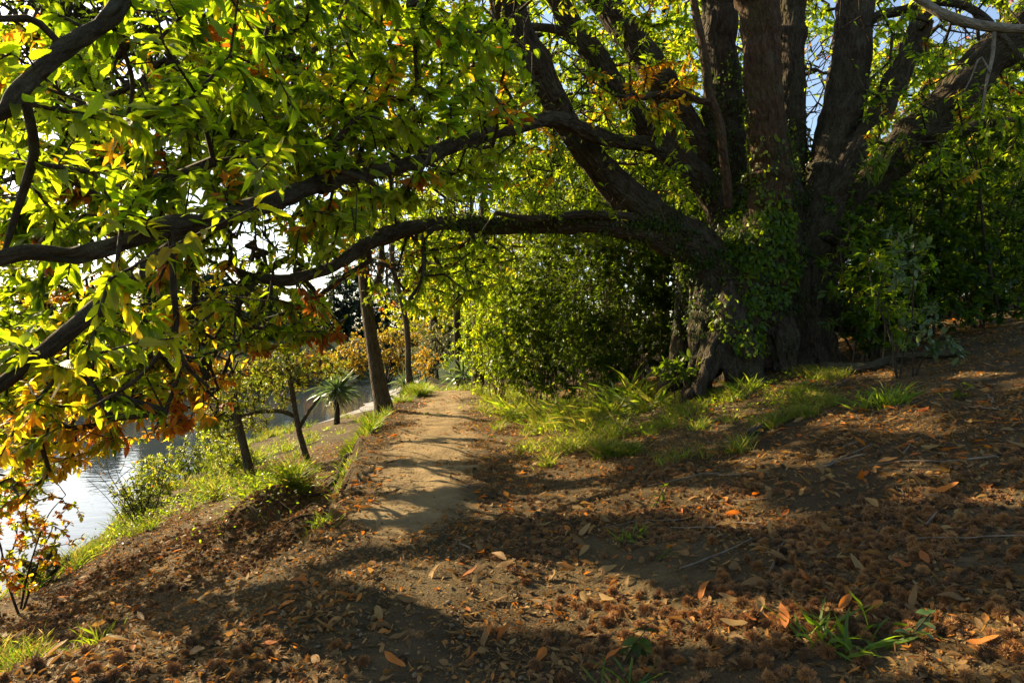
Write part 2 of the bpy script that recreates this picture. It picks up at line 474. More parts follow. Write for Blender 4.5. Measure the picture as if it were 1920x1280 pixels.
def add_leaves(geo, base, dirn, up, L, W, tpl, age, rnd=None, droop=.25, fold=.25, curl=.15, rng=RNG):
    """N leaf blades; up is the wanted face normal before squaring to the blade direction"""
    n = len(base)
    if n == 0: return
    tv, tf = tpl
    d = unit(dirn)
    side = unit(np.cross(d, up))
    nr = np.cross(side, d)
    L = np.broadcast_to(np.asarray(L, float), (n,)); W = np.broadcast_to(np.asarray(W, float), (n,))
    droop = np.broadcast_to(np.asarray(droop, float), (n,))
    u = tv[:, 0]; v = tv[:, 1]
    cu = rng.normal(0, curl, n)
    wav = rng.uniform(0, 6.28, n)
    x = u[None] * L[:, None]
    y = v[None] * W[:, None] * .5 + cu[:, None] * (u[None] ** 2) * L[:, None] * .3
    z = fold * np.abs(v)[None] * W[:, None] * .5 - droop[:, None] * (u[None] ** 2) * L[:, None] \
        + .05 * L[:, None] * np.sin(u[None] * 7 + wav[:, None] + v[None]) * np.abs(v)[None]
    V = base[:, None] + d[:, None] * x[..., None] + side[:, None] * y[..., None] + nr[:, None] * z[..., None]
    k = len(tv)
    Fs = (tf[None] + (np.arange(n) * k)[:, None, None]).reshape(-1, 4)
    if rnd is None: rnd = rng.random(n)
    geo.add(V.reshape(-1, 3), Fs, age=np.repeat(np.broadcast_to(age, (n,)), k), rnd=np.repeat(rnd, k),
            lu=np.tile(u, n), lv=np.tile(v, n))


# ------------------------------------------------------------------ branch growth: every shoot is joined to the nearest older wood
def grow(anchors, targets, seg=.45, r0=.004, power=.42, rng=RNG, jitter=.10, maxr=.05):
    A = np.asarray(anchors, float); T = np.asarray(targets, float)
    k0 = KDTree(len(A))
    for i, a in enumerate(A): k0.insert(a, i)
    k0.balance()
    d0 = np.array([k0.find(t)[2] for t in T])
    order = np.argsort(d0)
    cap = len(A) + len(T) * 12
    X = np.zeros((cap, 3)); par = np.full(cap, -1); X[:len(A)] = A; n = len(A); nA = n
    tip = np.zeros(len(T), int)
    nb = 0
    for t in order:
        g = T[t]
        if n - nb > 500 or nb == 0:
            kd = KDTree(n)
            for i in range(n): kd.insert(X[i], i)
            kd.balance(); nb = n
        _, j, dist = kd.find(g)
        if n > nb:
            dd = ((X[nb:n] - g) ** 2).sum(1); j2 = int(np.argmin(dd))
            if dd[j2] < dist * dist: j = nb + j2; dist = math.sqrt(dd[j2])
        k = max(1, min(10, int(dist / seg)))
        prev = j; p0 = X[j].copy()
        off = rng.normal(0, jitter * dist, 3)
        for s in range(1, k + 1):
            f = s / k
            q = p0 + (g - p0) * f + off * math.sin(math.pi * f) + (rng.normal(0, .03, 3) * min(1, dist) if s < k else 0)
            q[2] += .10 * dist * math.sin(math.pi * f)
            X[n] = q; par[n] = prev; prev = n; n += 1
        tip[t] = prev
    cnt = np.zeros(n)
    cnt[tip] = 1
    for i in range(n - 1, nA - 1, -1):
        if par[i] >= 0: cnt[par[i]] += cnt[i]
    rad = np.minimum(r0 * np.maximum(cnt, 1) ** power, maxr)
    return X[:n], par[:n], rad, tip, nA


def segs(geo, X, par, rad, start, sides=4, keep=None):
    i = np.arange(start, len(X))
    if keep is not None: i = i[keep[i]]
    if len(i) == 0: return
    a = X[par[i]]; b = X[i]
    ra = np.where(par[i] < start, rad[i] * 1.25, np.minimum(rad[par[i]], rad[i] * 1.5)); rb = rad[i]
    t = unit(b - a)
    ref = np.where(np.abs(t[:, 2:3]) > .9, np.array([[1., 0, 0]]), np.array([[0, 0, 1.]]))
    N1 = unit(np.cross(t, ref)); B = np.cross(t, N1)
    th = np.linspace(0, 2 * np.pi, sides, endpoint=False)
    ring = N1[:, None] * np.cos(th)[None, :, None] + B[:, None] * np.sin(th)[None, :, None]
    b2 = b + t * rb[:, None] * .4
    V = np.stack([a[:, None] + ring * ra[:, None, None], b2[:, None] + ring * rb[:, None, None]], 1).reshape(-1, 3)
    k = np.arange(sides)
    q = np.stack([k, (k + 1) % sides, (k + 1) % sides + sides, k + sides], -1)
    Fs = (q[None] + (np.arange(len(i)) * 2 * sides)[:, None, None]).reshape(-1, 4)
    geo.add(V, Fs, barkco=V)


def branch_parts(X, par, rad, nA, owners, root, mat, most=40, sides=4):
    """every branch system that leaves a stem is one child of that stem; the tiniest share one mesh"""
    n = len(X)
    top = np.arange(n)
    for i in range(nA, n): top[i] = top[par[i]]
    cnt = np.bincount(top[nA:], minlength=nA)
    rank = np.argsort(-cnt)
    big = [r for r in rank[:most] if cnt[r] > 0]
    for r in big:
        g = Geo(); segs(g, X, par, rad, nA, sides, top == r)
        g.build('branch', mat, owners[r], True)
    rest = np.ones(n, bool)
    rest[np.isin(top, big)] = False
    rest[:nA] = False
    if rest.any():
        g = Geo(); segs(g, X, par, rad, nA, sides, rest)
        g.build('branchwork', mat, root, True)['kind'] = 'stuff'


def inpoly(px, py, poly):
    poly = np.asarray(poly, float)
    r = np.zeros(len(px), bool)
    j = len(poly) - 1
    for i in range(len(poly)):
        xi, yi = poly[i]; xj, yj = poly[j]
        c = ((yi > py) != (yj > py)) & (px < (xj - xi) * (py - yi) / ((yj - yi) or 1e-9) + xi)
        r ^= c; j = i
    return r


def zone(poly, y0, y1, n, rng=RNG, ypow=1.0):
    """points of real depth inside a view cone region"""
    poly = np.asarray(poly, float)
    lo = poly.min(0); hi = poly.max(0)
    out = []
    while len(out) < n:
        px = rng.uniform(lo[0], hi[0], 4000); py = rng.uniform(lo[1], hi[1], 4000)
        ok = inpoly(px, py, poly)
        Y = y0 + (y1 - y0) * rng.random(4000) ** ypow
        q = np.stack([(px - 960) / F * Y, Y, CAMH - (py - 640) / F * Y], -1)[ok]
        out += list(q)
    return np.array(out[:n])


# sunlit patches on the ground as (px, py, rx, ry, strength): leaves whose shade would fall there are thinned out
LIT = [(300, 1000, 340, 105, .95), (560, 900, 160, 70, .95), (90, 1130, 140, 70, .9), (330, 900, 260, 60, .95),
       (760, 900, 130, 22, .9), (770, 850, 150, 16, .9), (800, 805, 130, 20, .9), (830, 760, 120, 24, .95), (700, 960, 100, 16, .9),
       (720, 1010, 90, 14, .85), (690, 790, 60, 50, .95), (930, 755, 80, 28, .95), (1015, 832, 95, 22, .9), (1060, 880, 90, 20, .8),
       (1190, 940, 230, 26, .95), (1000, 960, 120, 16, .85), (1430, 975, 110, 20, .6), (1830, 930, 130, 24, .75), (1720, 890, 60, 18, .7),
       (1000, 1120, 220, 60, .85), (850, 1080, 200, 30, .8), (1330, 1170, 260, 40, .9), (1780, 1215, 260, 60, .95), (1600, 1170, 150, 24, .8),
       (1360, 640, 70, 90, .9), (1420, 640, 30, 50, .9), (1560, 790, 70, 12, .8), (1700, 790, 60, 25, .8), (1460, 860, 120, 14, .7),
       (1320, 610, 40, 50, .7), (1400, 740, 90, 40, .7)]


def sun_prob(p, lit=1.0):
    """how likely the shade of a leaf at p lands in one of the sunlit patches"""
    n = len(p)
    q = p.copy(); t = np.zeros(n)
    for _ in range(9):
        h = H(q[:, 0], q[:, 1], False)
        t = np.maximum(p[:, 2] - h, 0) / SUN[2]
        q = p - SUN[None] * t[:, None]
    px, py = proj(q)
    pr = np.zeros(n)
    for a, b, c, d, s in LIT:
        e = ((px - a) / c) ** 2 + ((py - b) / d) ** 2
        pr = np.maximum(pr, (s + (1 - s) * .6) * (1 - sstep(.8, 1.35, e)))
    pr[q[:, 1] < .8] = 0
    return pr * lit


BEAMS = np.array([P(1320, 600, 9.3), P(1400, 650, 8.9), P(1312, 690, 8.8), P(1440, 480, 9.3), P(1425, 130, 9.1), P(1360, 60, 9.9), P(1590, 60, 9.9), P(1565, 330, 9.7), P(1400, 560, 9.3), P(1250, 470, 9.4), P(1345, 200, 10.0), P(1750, 420, 9.3), P(1650, 480, 8.9), P(1850, 440, 9.6), P(1720, 640, 7.3)])
BEAMR = np.array([.36, .40, .36, .34, .22, .22, .22, .16, .30, .22, .18, .35, .3, .3, .3])


def beam_prob(p):
    pr = np.zeros(len(p))
    for b, r in zip(BEAMS, BEAMR):
        d = p - b; t = d @ SUN
        m = np.linalg.norm(d - t[:, None] * SUN, axis=1)
        pr = np.maximum(pr, np.where(t > .15, .97 * (1 - sstep(r * .8, r * 1.2, m)), 0))
    return pr


AUT = [(150, 760, 260, 110, .45), (60, 850, 120, 80, .55), (330, 620, 90, 60, .45), (690, 490, 60, 26, .86), (610, 570, 34, 22, .92), (612, 636, 34, 26, .92),
       (490, 662, 40, 22, .86), (390, 700, 80, 50, .62), (345, 790, 110, 45, .74), (470, 14, 50, 24, .76), (150, 545, 60, 30, .7), (1190, 150, 90, 34, .68), (1270, 170, 60, 60, .6),
       (1130, 205, 80, 30, .56), (230, 130, 30, 24, .55), (30, 150, 50, 30, .55), (880, 130, 20, 12, .6), (1000, 260, 60, 30, .5), (140, 370, 40, 22, .78), (690, 195, 50, 22, .7),
       (1520, 105, 50, 14, .66), (1620, 245, 40, 12, .6), (390, 520, 60, 30, .52), (60, 690, 60, 50, .58), (200, 830, 100, 60, .62), (460, 740, 40, 30, .78)]


def autumn(p, rng=RNG):
    px, py = proj(p)
    age = np.clip(rng.beta(2, 5, len(p)) * .62, 0, 1)
    r = rng.random(len(p))
    age = np.where(r < .05, rng.uniform(.45, .9, len(p)), age)
    for a, b, c, d, v in AUT:
        e = ((px - a) / c) ** 2 + ((py - b) / d) ** 2
        hit = (e < 1) & (rng.random(len(p)) < np.where(p[:, 1] < 4.8, .25, .66))
        age = np.where(hit, np.clip(v + rng.normal(0, .10, len(p)), .3, 1), age)
    return age


def shoots_to_leaves(geo, X, par, tip, age, L, rng=RNG, k_term=(4, 8), k_side=(2, 5), tpl=None, wr=.33, drop=None, down=.35, droop=(.1, .4), spread=.9):
    base = []; dirn = []; ages = []; sz = []
    gq = [X[par[par[t]]] if par[par[t]] >= 0 else X[par[t]] for t in tip]
    for i, t in enumerate(tip):
        p = X[t]; q = X[par[t]]
        d = p - q; ln = np.linalg.norm(d) + 1e-6; d = d / ln
        k = rng.integers(*k_term)
        ph = rng.random() * 6.28
        s1 = np.cross(d, (0, 0, 1.)); s1 /= np.linalg.norm(s1) + 1e-6; s2 = np.cross(d, s1)
        for m_ in range(k):
            a = ph + m_ * 2.4
            v = d * rng.uniform(.35, .8) + spread * (s1 * math.cos(a) + s2 * math.sin(a)) + np.array([0, 0, -down * rng.uniform(.3, 1.6)])
            base.append(p - d * .02 * m_ * (L / .16)); dirn.append(v); ages.append(age[i]); sz.append(rng.uniform(.55, 1.2))
        k = rng.integers(*k_side)
        for m_ in range(k):
            f = rng.uniform(.15, .95) if tpl is not None else 1 - (m_ + rng.random()) / k * 1.7
            sg = 1 if m_ % 2 else -1
            v = d * .6 + s1 * sg * rng.uniform(.6, 1.) + s2 * rng.normal(0, .3) + np.array([0, 0, -down * rng.uniform(.2, 1.4)])
            base.append(q + (p - q) * f if f > 0 else q + (gq[i] - q) * -f); dirn.append(v); ages.append(age[i]); sz.append(rng.uniform(.55, 1.05))
    base = np.array(base); dirn = np.array(dirn); ages = np.array(ages); sz = np.array(sz)
    if drop is not None:
        ud = unit(dirn) * (L * sz)[:, None]
        keep = rng.random(len(base)) > np.maximum(np.maximum(drop(base), drop(base + ud * .5)), drop(base + ud * .95))
        base, dirn, ages, sz = base[keep], dirn[keep], ages[keep], sz[keep]
    n = len(base)
    up = np.array([0, 0, 1.]) + rng.normal(0, .42, (n, 3))
    ages = np.clip(ages + rng.normal(0, .05, n), 0, 1)
    Ls = L * sz * (np.interp(base[:, 1], [3, 4.5, 6.5, 10], [.96, .82, .74, .70]) if tpl is None else 1)
    if tpl is None:
        near = base[:, 1] < 4.6; far = base[:, 1] > 7
        for sel, tp in ((near, TPL_HI), (~near & ~far, TPL_MID), (far, TPL_LO)):
            add_leaves(geo, base[sel], dirn[sel], up[sel], Ls[sel], (Ls * wr)[sel], tp, ages[sel], droop=rng.uniform(*droop, sel.sum()), rng=rng)
    else:
        add_leaves(geo, base, dirn, up, Ls, Ls * wr, tpl, ages, droop=rng.uniform(*droop, n), rng=rng)
    return n


T0 = time.time()
# ================================================================== THE SETTING
def graded(lo, hi, f0, f1, step, g=1.10, mx=12):
    a = list(np.arange(f0, f1, step))
    s = step; x = f0; left = []
    while x > lo:
        s = min(s * g, mx); x -= s; left.append(x)
    s = step; x = a[-1]; right = []
    while x < hi:
        s = min(s * g, mx); x += s; right.append(x)
    return np.array(left[::-1] + a + right)


gx = graded(-400, 400, -7.0, 6.0, .045, 1.045)
gy = graded(-30, 600, 1.6, 15, .045, 1.04)
GX, GY = np.meshgrid(gx, gy)
GZ = H(GX, GY)
idx = np.arange(GX.size).reshape(GX.shape)
Q = np.stack([idx[:-1, :-1], idx[:-1, 1:], idx[1:, 1:], idx[1:, :-1]], -1).reshape(-1, 4)
veg = np.maximum(sstep(24, 34, GY), sstep(-12, -18, GX))
gr = mk('ground', np.stack([GX, GY, GZ], -1).reshape(-1, 3), Q, M_GROUND, smooth=True, attrs={'veg': ('FLOAT', veg.ravel())})
tag(gr, kind='structure')

# the trodden path: its own sheet, crowned in the middle and sinking under the soil at its ragged edges
yy = np.arange(1.2, 26, .06); uu = np.linspace(-1, 1, 26)
wdt = np.interp(yy, [1, 3, 4.4, 6.9, 10, 19, 26], [.6, .55, .54, .62, .68, .80, .8])
wl = wdt * (1 + .6 * noise2(yy, yy * 0, .8, 31) + .3 * noise2(yy, yy * 0, .25, 33)); wr_ = wdt * (1.1 + .8 * noise2(yy, yy * 0, .9, 32) + .4 * noise2(yy, yy * 0, .25, 34))
PX = path_x(yy)[:, None] + np.where(uu[None] < 0, uu[None] * wl[:, None], uu[None] * wr_[:, None])
PY = np.repeat(yy[:, None], len(uu), 1)
PZ = H(PX, PY) + .022 - .06 * (1 - sstep(3.8, 5.6, PY)) - .05 * np.abs(uu[None]) ** 3 + .030 * noise2(PX, PY, .28, 35) + .014 * noise2(PX, PY, .11, 36)
idx = np.arange(PX.size).reshape(PX.shape)
Q = np.stack([idx[:-1, :-1], idx[:-1, 1:], idx[1:, 1:], idx[1:, :-1]], -1).reshape(-1, 4)
wear = np.clip(1.15 - np.abs(uu[None]) ** 1.5 * 1.15, 0, 1) * sstep(4.0, 6.0, yy)[:, None] * (1 - .5 * sstep(0, .8, uu)[None] * sstep(9, 5, yy)[:, None]) + 0 * PX
tag(mk('path', np.stack([PX, PY, PZ], -1).reshape(-1, 3), Q, M_PATH, smooth=True, attrs={'wear': ('FLOAT', wear.ravel())}), kind='structure')

wv = np.array([(-60, -30, WZ), (-4.5, -30, WZ), (-4.5, 75, WZ), (-60, 75, WZ)])
tag(mk('river', wv, np.array([[0, 1, 2, 3]]), M_WATER), kind='structure')

# gravel beach at the bend
by = np.linspace(24, 42, 60); bu = np.linspace(0, 1, 16)
bx0 = np.interp(by, [24, 28, 32, 36, 42], [-7.6, -8.0, -8.2, -8.4, -8.5]); bx1 = np.interp(by, [24, 42], [-4.5, -5.5])
BX = bx0[:, None] + (bx1 - bx0)[:, None] * bu[None]; BY = np.repeat(by[:, None], 16, 1)
BZ = np.maximum(H(BX, BY, False), WZ - .1 + .28 * bu[None] + .08 * noise2(BX, BY, 1.1, 44)) + .01
idx = np.arange(BX.size).reshape(BX.shape)
Q = np.stack([idx[:-1, :-1], idx[:-1, 1:], idx[1:, 1:], idx[1:, :-1]], -1).reshape(-1, 4)
tag(mk('gravel_beach', np.stack([BX, BY, BZ], -1).reshape(-1, 3), Q, M_GRAVEL, smooth=True), kind='structure')

# ================================================================== THE OLD CHESTNUT
LIMBS = {
    'leaning': [(1380, 560, 10.0, 62), (1345, 520, 9.9, 62), (1295, 462, 9.8, 51), (1215, 405, 9.6, 42), (1140, 330, 9.4, 34), (1075, 245, 9.2, 29), (1010, 130, 9.0, 29), (950, 10, 8.8, 30), (890, -130, 8.4, 28), (780, -330, 7.6, 24), (560, -560, 6.2, 17)],
    'second': [(1390, 480, 10.3, 46), (1350, 390, 10.2, 36), (1315, 340, 10.1, 30), (1235, 265, 9.9, 26), (1150, 150, 9.7, 25), (1090, 70, 9.6, 24), (1030, -20, 9.5, 22), (960, -150, 9.3, 18), (850, -320, 9, 12)],
    'third': [(1410, 470, 10.6, 45), (1370, 360, 10.6, 42), (1330, 300, 10.5, 37), (1262, 200, 10.4, 34), (1190, 80, 10.3, 33), (1110, -30, 10.2, 30), (1030, -170, 10, 25), (960, -330, 9.8, 18)],
    'grey': [(1400, 520, 10.5, 55), (1370, 340, 10.4, 42), (1357, 210, 10.3, 40), (1350, 100, 10.3, 39), (1352, 0, 10.3, 38), (1345, -180, 10.3, 32), (1300, -420, 10.3, 22)],
    'main': [(1430, 690, 9.6, 72), (1428, 600, 9.6, 62), (1430, 520, 9.6, 52), (1446, 400, 9.5, 45), (1442, 250, 9.4, 42), (1430, 130, 9.4, 43), (1418, 0, 9.4, 43), (1405, -150, 9.4, 38), (1380, -400, 9.3, 28)],
    'rear': [(1470, 500, 10.5, 55), (1484, 330, 10.4, 34), (1484, 170, 10.4, 27), (1488, 0, 10.5, 28), (1505, -200, 10.6, 26)],
    'right': [(1480, 600, 10.1, 58), (1502, 480, 10.1, 54), (1534, 380, 10.1, 50), (1566, 265, 10.1, 42), (1586, 160, 10.2, 41), (1600, 60, 10.3, 41), (1606, -40, 10.4, 40), (1615, -220, 10.5, 33)],
    'slender': [(1530, 450, 9.9, 40), (1588, 315, 9.8, 27), (1650, 210, 9.8, 24), (1695, 120, 9.8, 22), (1728, 30, 9.8, 20), (1765, -80, 9.9, 16)],
    'spreading': [(1500, 540, 10.4, 54), (1590, 400, 10.4, 46), (1690, 285, 10.3, 42), (1790, 175, 10.2, 40), (1890, 75, 10.1, 38), (2010, -60, 10.0, 34), (2160, -200, 9.8, 30)],
    'crossing': [(1290, 320, 10.0, 18), (1225, 277, 9.75, 18), (1170, 268, 9.2, 17), (1105, 250, 8.7, 18), (1040, 228, 8.3, 18), (960, 240, 7.9, 18), (880, 262, 7.4, 18), (800, 296, 6.9, 18), (730, 318, 6.4, 16), (650, 326, 5.8, 17), (570, 352, 5.2, 19), (480, 386, 4.7, 22), (390, 412, 4.3, 22), (300, 432, 4.0, 22), (190, 462, 3.7, 20), (80, 478, 3.45, 18), (-60, 482, 3.2, 17), (-250, 470, 3.0, 12)],
    'low': [(1350, 530, 9.9, 36), (1285, 466, 9.7, 31), (1225, 438, 9.5, 25), (1150, 424, 9.4, 22), (1050, 420, 9.3, 20), (930, 420, 9.2, 19), (840, 418, 9.0, 17), (750, 432, 8.7, 17), (680, 462, 8.3, 15), (610, 508, 7.9, 13), (550, 524, 7.6, 12), (500, 524, 7.4, 12), (462, 512, 7.2, 11), (436, 496, 7.1, 6), (420, 470, 7.0, 3)],
    'overhead': [(560, -560, 6.2, 30), (430, -330, 4.9, 28), (330, -120, 4.1, 26), (235, -8, 3.6, 22), (170, 50, 3.4, 22), (95, 105, 3.25, 23), (35, 165, 3.1, 20), (-40, 235, 3.0, 17), (-170, 300, 2.9, 10)],
}
SUBS = [  # branches of those limbs
    [(380, 415, 4.3, 14), (310, 470, 4.1, 15), (235, 520, 3.9, 15), (170, 585, 3.7, 16), (110, 640, 3.6, 17), (45, 690, 3.5, 15), (-30, 740, 3.4, 13), (-120, 780, 3.3, 9)],
    [(462, 516, 7.2, 10), (446, 545, 7.1, 10), (432, 590, 7.0, 8), (400, 650, 6.9, 5), (370, 690, 6.8, 3)],
    [(480, 524, 7.25, 7), (462, 545, 7.0, 7), (445, 575, 6.8, 5), (420, 610, 6.7, 3)],
    [(120, 90, 3.3, 6), (60, 34, 3.2, 7), (0, 36, 3.1, 6), (-60, 40, 3.0, 5)],
    [(45, 160, 3.15, 8), (62, 220, 3.2, 9), (68, 290, 3.3, 9), (50, 350, 3.35, 8), (25, 420, 3.4, 6), (5, 480, 3.4, 4)],
    [(545, -120, 6.0, 8), (520, 0, 5.9, 9), (505, 70, 5.9, 10), (485, 150, 5.9, 9), (455, 220, 5.8, 7), (430, 260, 5.8, 4)],
    [(485, 150, 5.9, 4), (460, 128, 5.8, 4), (430, 145, 5.7, 3), (370, 150, 5.6, 2)],
    [(310, 440, 4.0, 6), (320, 540, 4.1, 6), (328, 620, 4.15, 6), (300, 670, 4.2, 5), (250, 720, 4.2, 4), (160, 775, 4.2, 3)],
    [(328, 620, 4.15, 4), (345, 680, 4.2, 4), (380, 720, 4.3, 3)],
    [(1240, 440, 9.55, 9), (1180, 405, 9.3, 8), (1100, 400, 9.1, 8), (1000, 408, 8.8, 6), (930, 400, 8.5, 4)],
    [(1300, 185, 9.2, 8), (1270, 182, 9.0, 8), (1235, 178, 8.9, 7), (1195, 182, 8.8, 5), (1150, 176, 8.7, 3)],
    [(840, 418, 9.0, 6), (800, 440, 8.6, 6), (790, 520, 8.2, 4), (770, 560, 8.0, 3)],
    [(760, 310, 6.7, 5), (700, 250, 6.5, 5), (620, 215, 6.3, 4), (540, 190, 6.1, 3)],
    [(640, 330, 5.8, 5), (560, 300, 5.5, 5), (480, 290, 5.3, 4), (400, 300, 5.2, 3)],
    [(940, 0, 8.8, 9), (850, -40, 8.6, 9), (740, 30, 8.3, 8), (650, 60, 8.0, 6), (560, 110, 7.7, 4)],
    [(1090, 70, 9.6, 8), (1020, 50, 9.9, 8), (900, 60, 10.2, 6), (800, 100, 10.4, 4)],
    [(300, 432, 4.0, 5), (240, 395, 3.9, 5), (170, 350, 3.8, 5), (100, 320, 3.6, 4)],
    [(1600, 60, 10.3, 10), (1680, 20, 10.0, 9), (1800, 10, 9.6, 8), (1900, 90, 9.2, 6), (1960, 180, 9.0, 4)],
    [(1700, 270, 10.3, 14), (1780, 250, 9.9, 12), (1880, 230, 9.6, 9), (1990, 260, 9.2, 6)],
    [(200, 25, 3.5, 5), (230, 90, 3.7, 5), (250, 160, 3.9, 4), (240, 230, 4.0, 3)],
]


def pxline(rows):
    rows = np.asarray(rows, float)
    pts = np.array([P(a, b, c) for a, b, c, _ in rows])
    rad = rows[:, 3] / F * rows[:, 2]
    return pts, rad


base0 = np.array([3.55, 10.1, 0])
base0[2] = H(base0[0], base0[1], False)
chest = empty('chestnut_tree', base0, 'huge old multi-stemmed chestnut tree with spreading limbs at right of the path', 'tree')
anchors = []
owners = []
LIMBOBJ = {}
SUBOF = ['crossing', 'low', 'low', 'overhead', 'overhead', 'leaning', 'leaning', 'crossing', 'crossing', 'low', 'third', 'low', 'crossing', 'crossing', 'leaning', 'second', 'crossing', 'right', 'spreading', 'overhead']
surf_pts = []
surf_nrm = []


def limb_tube(geo, rows, sides, seed, lump, step=.09, wob=.012, ridge=0):
    pts, rad = pxline(rows)
    L = np.linalg.norm(np.diff(pts, axis=0), axis=1).sum()
    n = max(8, int(L / step))
    s = spline(np.hstack([pts, rad[:, None]]), n)
    p = s[:, :3].copy()
    r = np.maximum(s[:, 3], .004)
    for a in range(3):
        p[:, a] += wob * 2 * noise2(np.linspace(0, L, n), np.full(n, a * 9. + seed), .45, seed + 60)
    if ridge:
        ln = np.linspace(0, L, n); kr = np.random.default_rng(seed)
        for l0 in kr.uniform(.3, L, int(L * 1.1)): r = r * (1 + kr.uniform(.06, .24) * np.exp(-((ln - l0) / kr.uniform(.06, .16)) ** 2))
    tube(geo, p, r, sides, lump, seed, ridge=ridge)
    return p, r


for k, (nm, rows) in enumerate(LIMBS.items()):
    g = Geo()
    if nm not in ('crossing', 'overhead', 'low'): rows = [(a, b, c, d * .86) for a, b, c, d in rows]
    if nm in ('crossing', 'overhead', 'low'): rows = [(a, b, c, d * (.74 if nm == 'overhead' else .8 if nm == 'crossing' else .86)) for a, b, c, d in rows]
    p, r = limb_tube(g, rows, 56 if nm not in ('crossing', 'low', 'overhead') else 30, 100 + k, .15 if nm not in ('crossing', 'overhead') else .17, .035, .03, .028)
    o = g.build('limb', M_BARKR if nm in ('main',) else M_BARK, chest, True)
    LIMBOBJ[nm] = o
    anchors.append(p[len(p) // 5:]); owners += [o] * len(anchors[-1])
    V = g.V[0][:-2]
    S = 56 if nm not in ('crossing', 'low', 'overhead') else 30
    surf_pts.append(V); surf_nrm.append(unit(V - np.repeat(p, S, 0)))
for k, rows in enumerate(SUBS):
    g = Geo()
    p, r = limb_tube(g, rows, 9, 200 + k, .14, .06, .03)
    g.build('branch', M_BARK, LIMBOBJ[SUBOF[k]], True)
    anchors.append(p[2:]); owners += [LIMBOBJ[SUBOF[k]]] * len(anchors[-1])

# bole and buttress roots, fused by a voxel remesh
BOLE = [
    [(1415, 800, 10.1, 130), (1415, 690, 10.1, 112), (1418, 600, 10.1, 96), (1420, 500, 10.1, 92), (1430, 400, 10.1, 78), (1440, 340, 10.1, 54)],
    [(1345, 540, 9.8, 56), (1335, 600, 9.6, 46), (1325, 660, 9.35, 36), (1305, 720, 9.1, 26), (1285, 770, 8.9, 18)],
    [(1375, 540, 9.5, 40), (1366, 610, 9.2, 27), (1345, 655, 9.0, 22), (1322, 700, 8.8, 19), (1300, 745, 8.6, 15)],
    [(1410, 560, 9.5, 46), (1405, 620, 9.2, 36), (1402, 670, 9.0, 32), (1412, 720, 8.8, 22)],
    [(1380, 590, 9.4, 26), (1376, 650, 9.1, 20), (1372, 720, 8.8, 16)],
    [(1450, 560, 9.5, 46), (1458, 630, 9.3, 34), (1470, 690, 9.1, 24), (1488, 730, 8.9, 14)],
    [(1490, 500, 9.9, 50), (1500, 570, 9.8, 46), (1525, 630, 9.6, 34), (1565, 680, 9.4, 22), (1610, 715, 9.2, 12)],
    [(1500, 480, 10.3, 50), (1535, 560, 10.4, 40), (1590, 600, 10.5, 28), (1660, 630, 10.5, 18), (1740, 660, 10.4, 8)],
    [(1340, 500, 10.2, 54), (1310, 570, 10.3, 46), (1290, 640, 10.4, 38), (1270, 700, 10.4, 28), (1245, 740, 10.3, 14)],
    [(1300, 470, 9.85, 48), (1345, 540, 9.9, 54), (1370, 620, 9.9, 50)],
    [(1445, 400, 9.5, 44), (1432, 500, 9.6, 50), (1430, 600, 9.6, 52)],
    [(1534, 380, 10.1, 48), (1502, 470, 10.1, 54), (1470, 580, 10.1, 62)],
    [(1590, 400, 10.4, 42), (1535, 480, 10.35, 50), (1490, 560, 10.3, 56)],
    [(1370, 360, 10.4, 44), (1395, 480, 10.4, 60), (1405, 580, 10.3, 70)],
]
bg = Geo()
for k, rows in enumerate(BOLE):
    pts, rad = pxline(rows)
    s = spline(np.hstack([pts, rad[:, None]]), 30)
    tube(bg, s[:, :3], s[:, 3], 20, .10, 300 + k)
tmp = bg.build('tmp_bole', None)
md = tmp.modifiers.new('r', 'REMESH'); md.mode = 'VOXEL'; md.voxel_size = .027; md.use_smooth_shade = True
dg = bpy.context.evaluated_depsgraph_get()
me = bpy.data.meshes.new_from_object(tmp.evaluated_get(dg))
nv = len(me.vertices)
V = np.zeros(nv * 3, np.float32); me.vertices.foreach_get('co', V); V = V.reshape(-1, 3).astype(float)
NR = np.zeros(nv * 3, np.float32); me.vertices.foreach_get('normal', NR); NR = NR.reshape(-1, 3).astype(float)
lt = np.zeros(len(me.loops), np.int32); me.loops.foreach_get('vertex_index', lt)
pt = np.zeros(len(me.polygons), np.int32); me.polygons.foreach_get('loop_total', pt)
bpy.data.objects.remove(tmp); bpy.data.meshes.remove(me)
wv_ = V + .12 * np.stack([noise3(V, .35, 411), noise3(V, .35, 412), noise3(V, .5, 413)], -1)
low_ = sstep(2.6, 1.2, V[:, 2])
fl = 1 - np.abs(noise3(wv_, (.17, .17, .75), 404)) * 4
disp = .10 * noise3(wv_, (.30, .30, .9), 401) + .06 * noise3(wv_, (.09, .09, .35), 402) + low_ * (.13 * noise3(wv_, (.19, .19, .26), 403) + .06 * noise3(wv_, (.07, .07, .10), 405)) - .09 * np.clip(fl, 0, 1) ** 2
V = V + NR * disp[:, None]
assert (pt == 4).all()
mk('trunk', V, lt.reshape(-1, 4), M_BARK, chest, True, {'barkco': ('FLOAT_VECTOR', V * np.array([1, 1, 1.0]))})
surf_pts.append(V); surf_nrm.append(NR)
SP = np.concatenate(surf_pts); SN = np.concatenate(surf_nrm)
print('bole', len(V), time.time() - T0)

# ---- crown
SKYGAP = [(25, 18, 62, 30), (150, 15, 60, 20), (285, 40, 40, 25), (240, 150, 34, 26), (235, 100, 26, 20), (470, 450, 42, 40), (725, 500, 30, 36), (1532, 180, 30, 110), (20, 350, 20, 30),
          (130, 190, 24, 18), (1800, 45, 75, 40), (300, 110, 30, 16), (60, 110, 26, 20)]


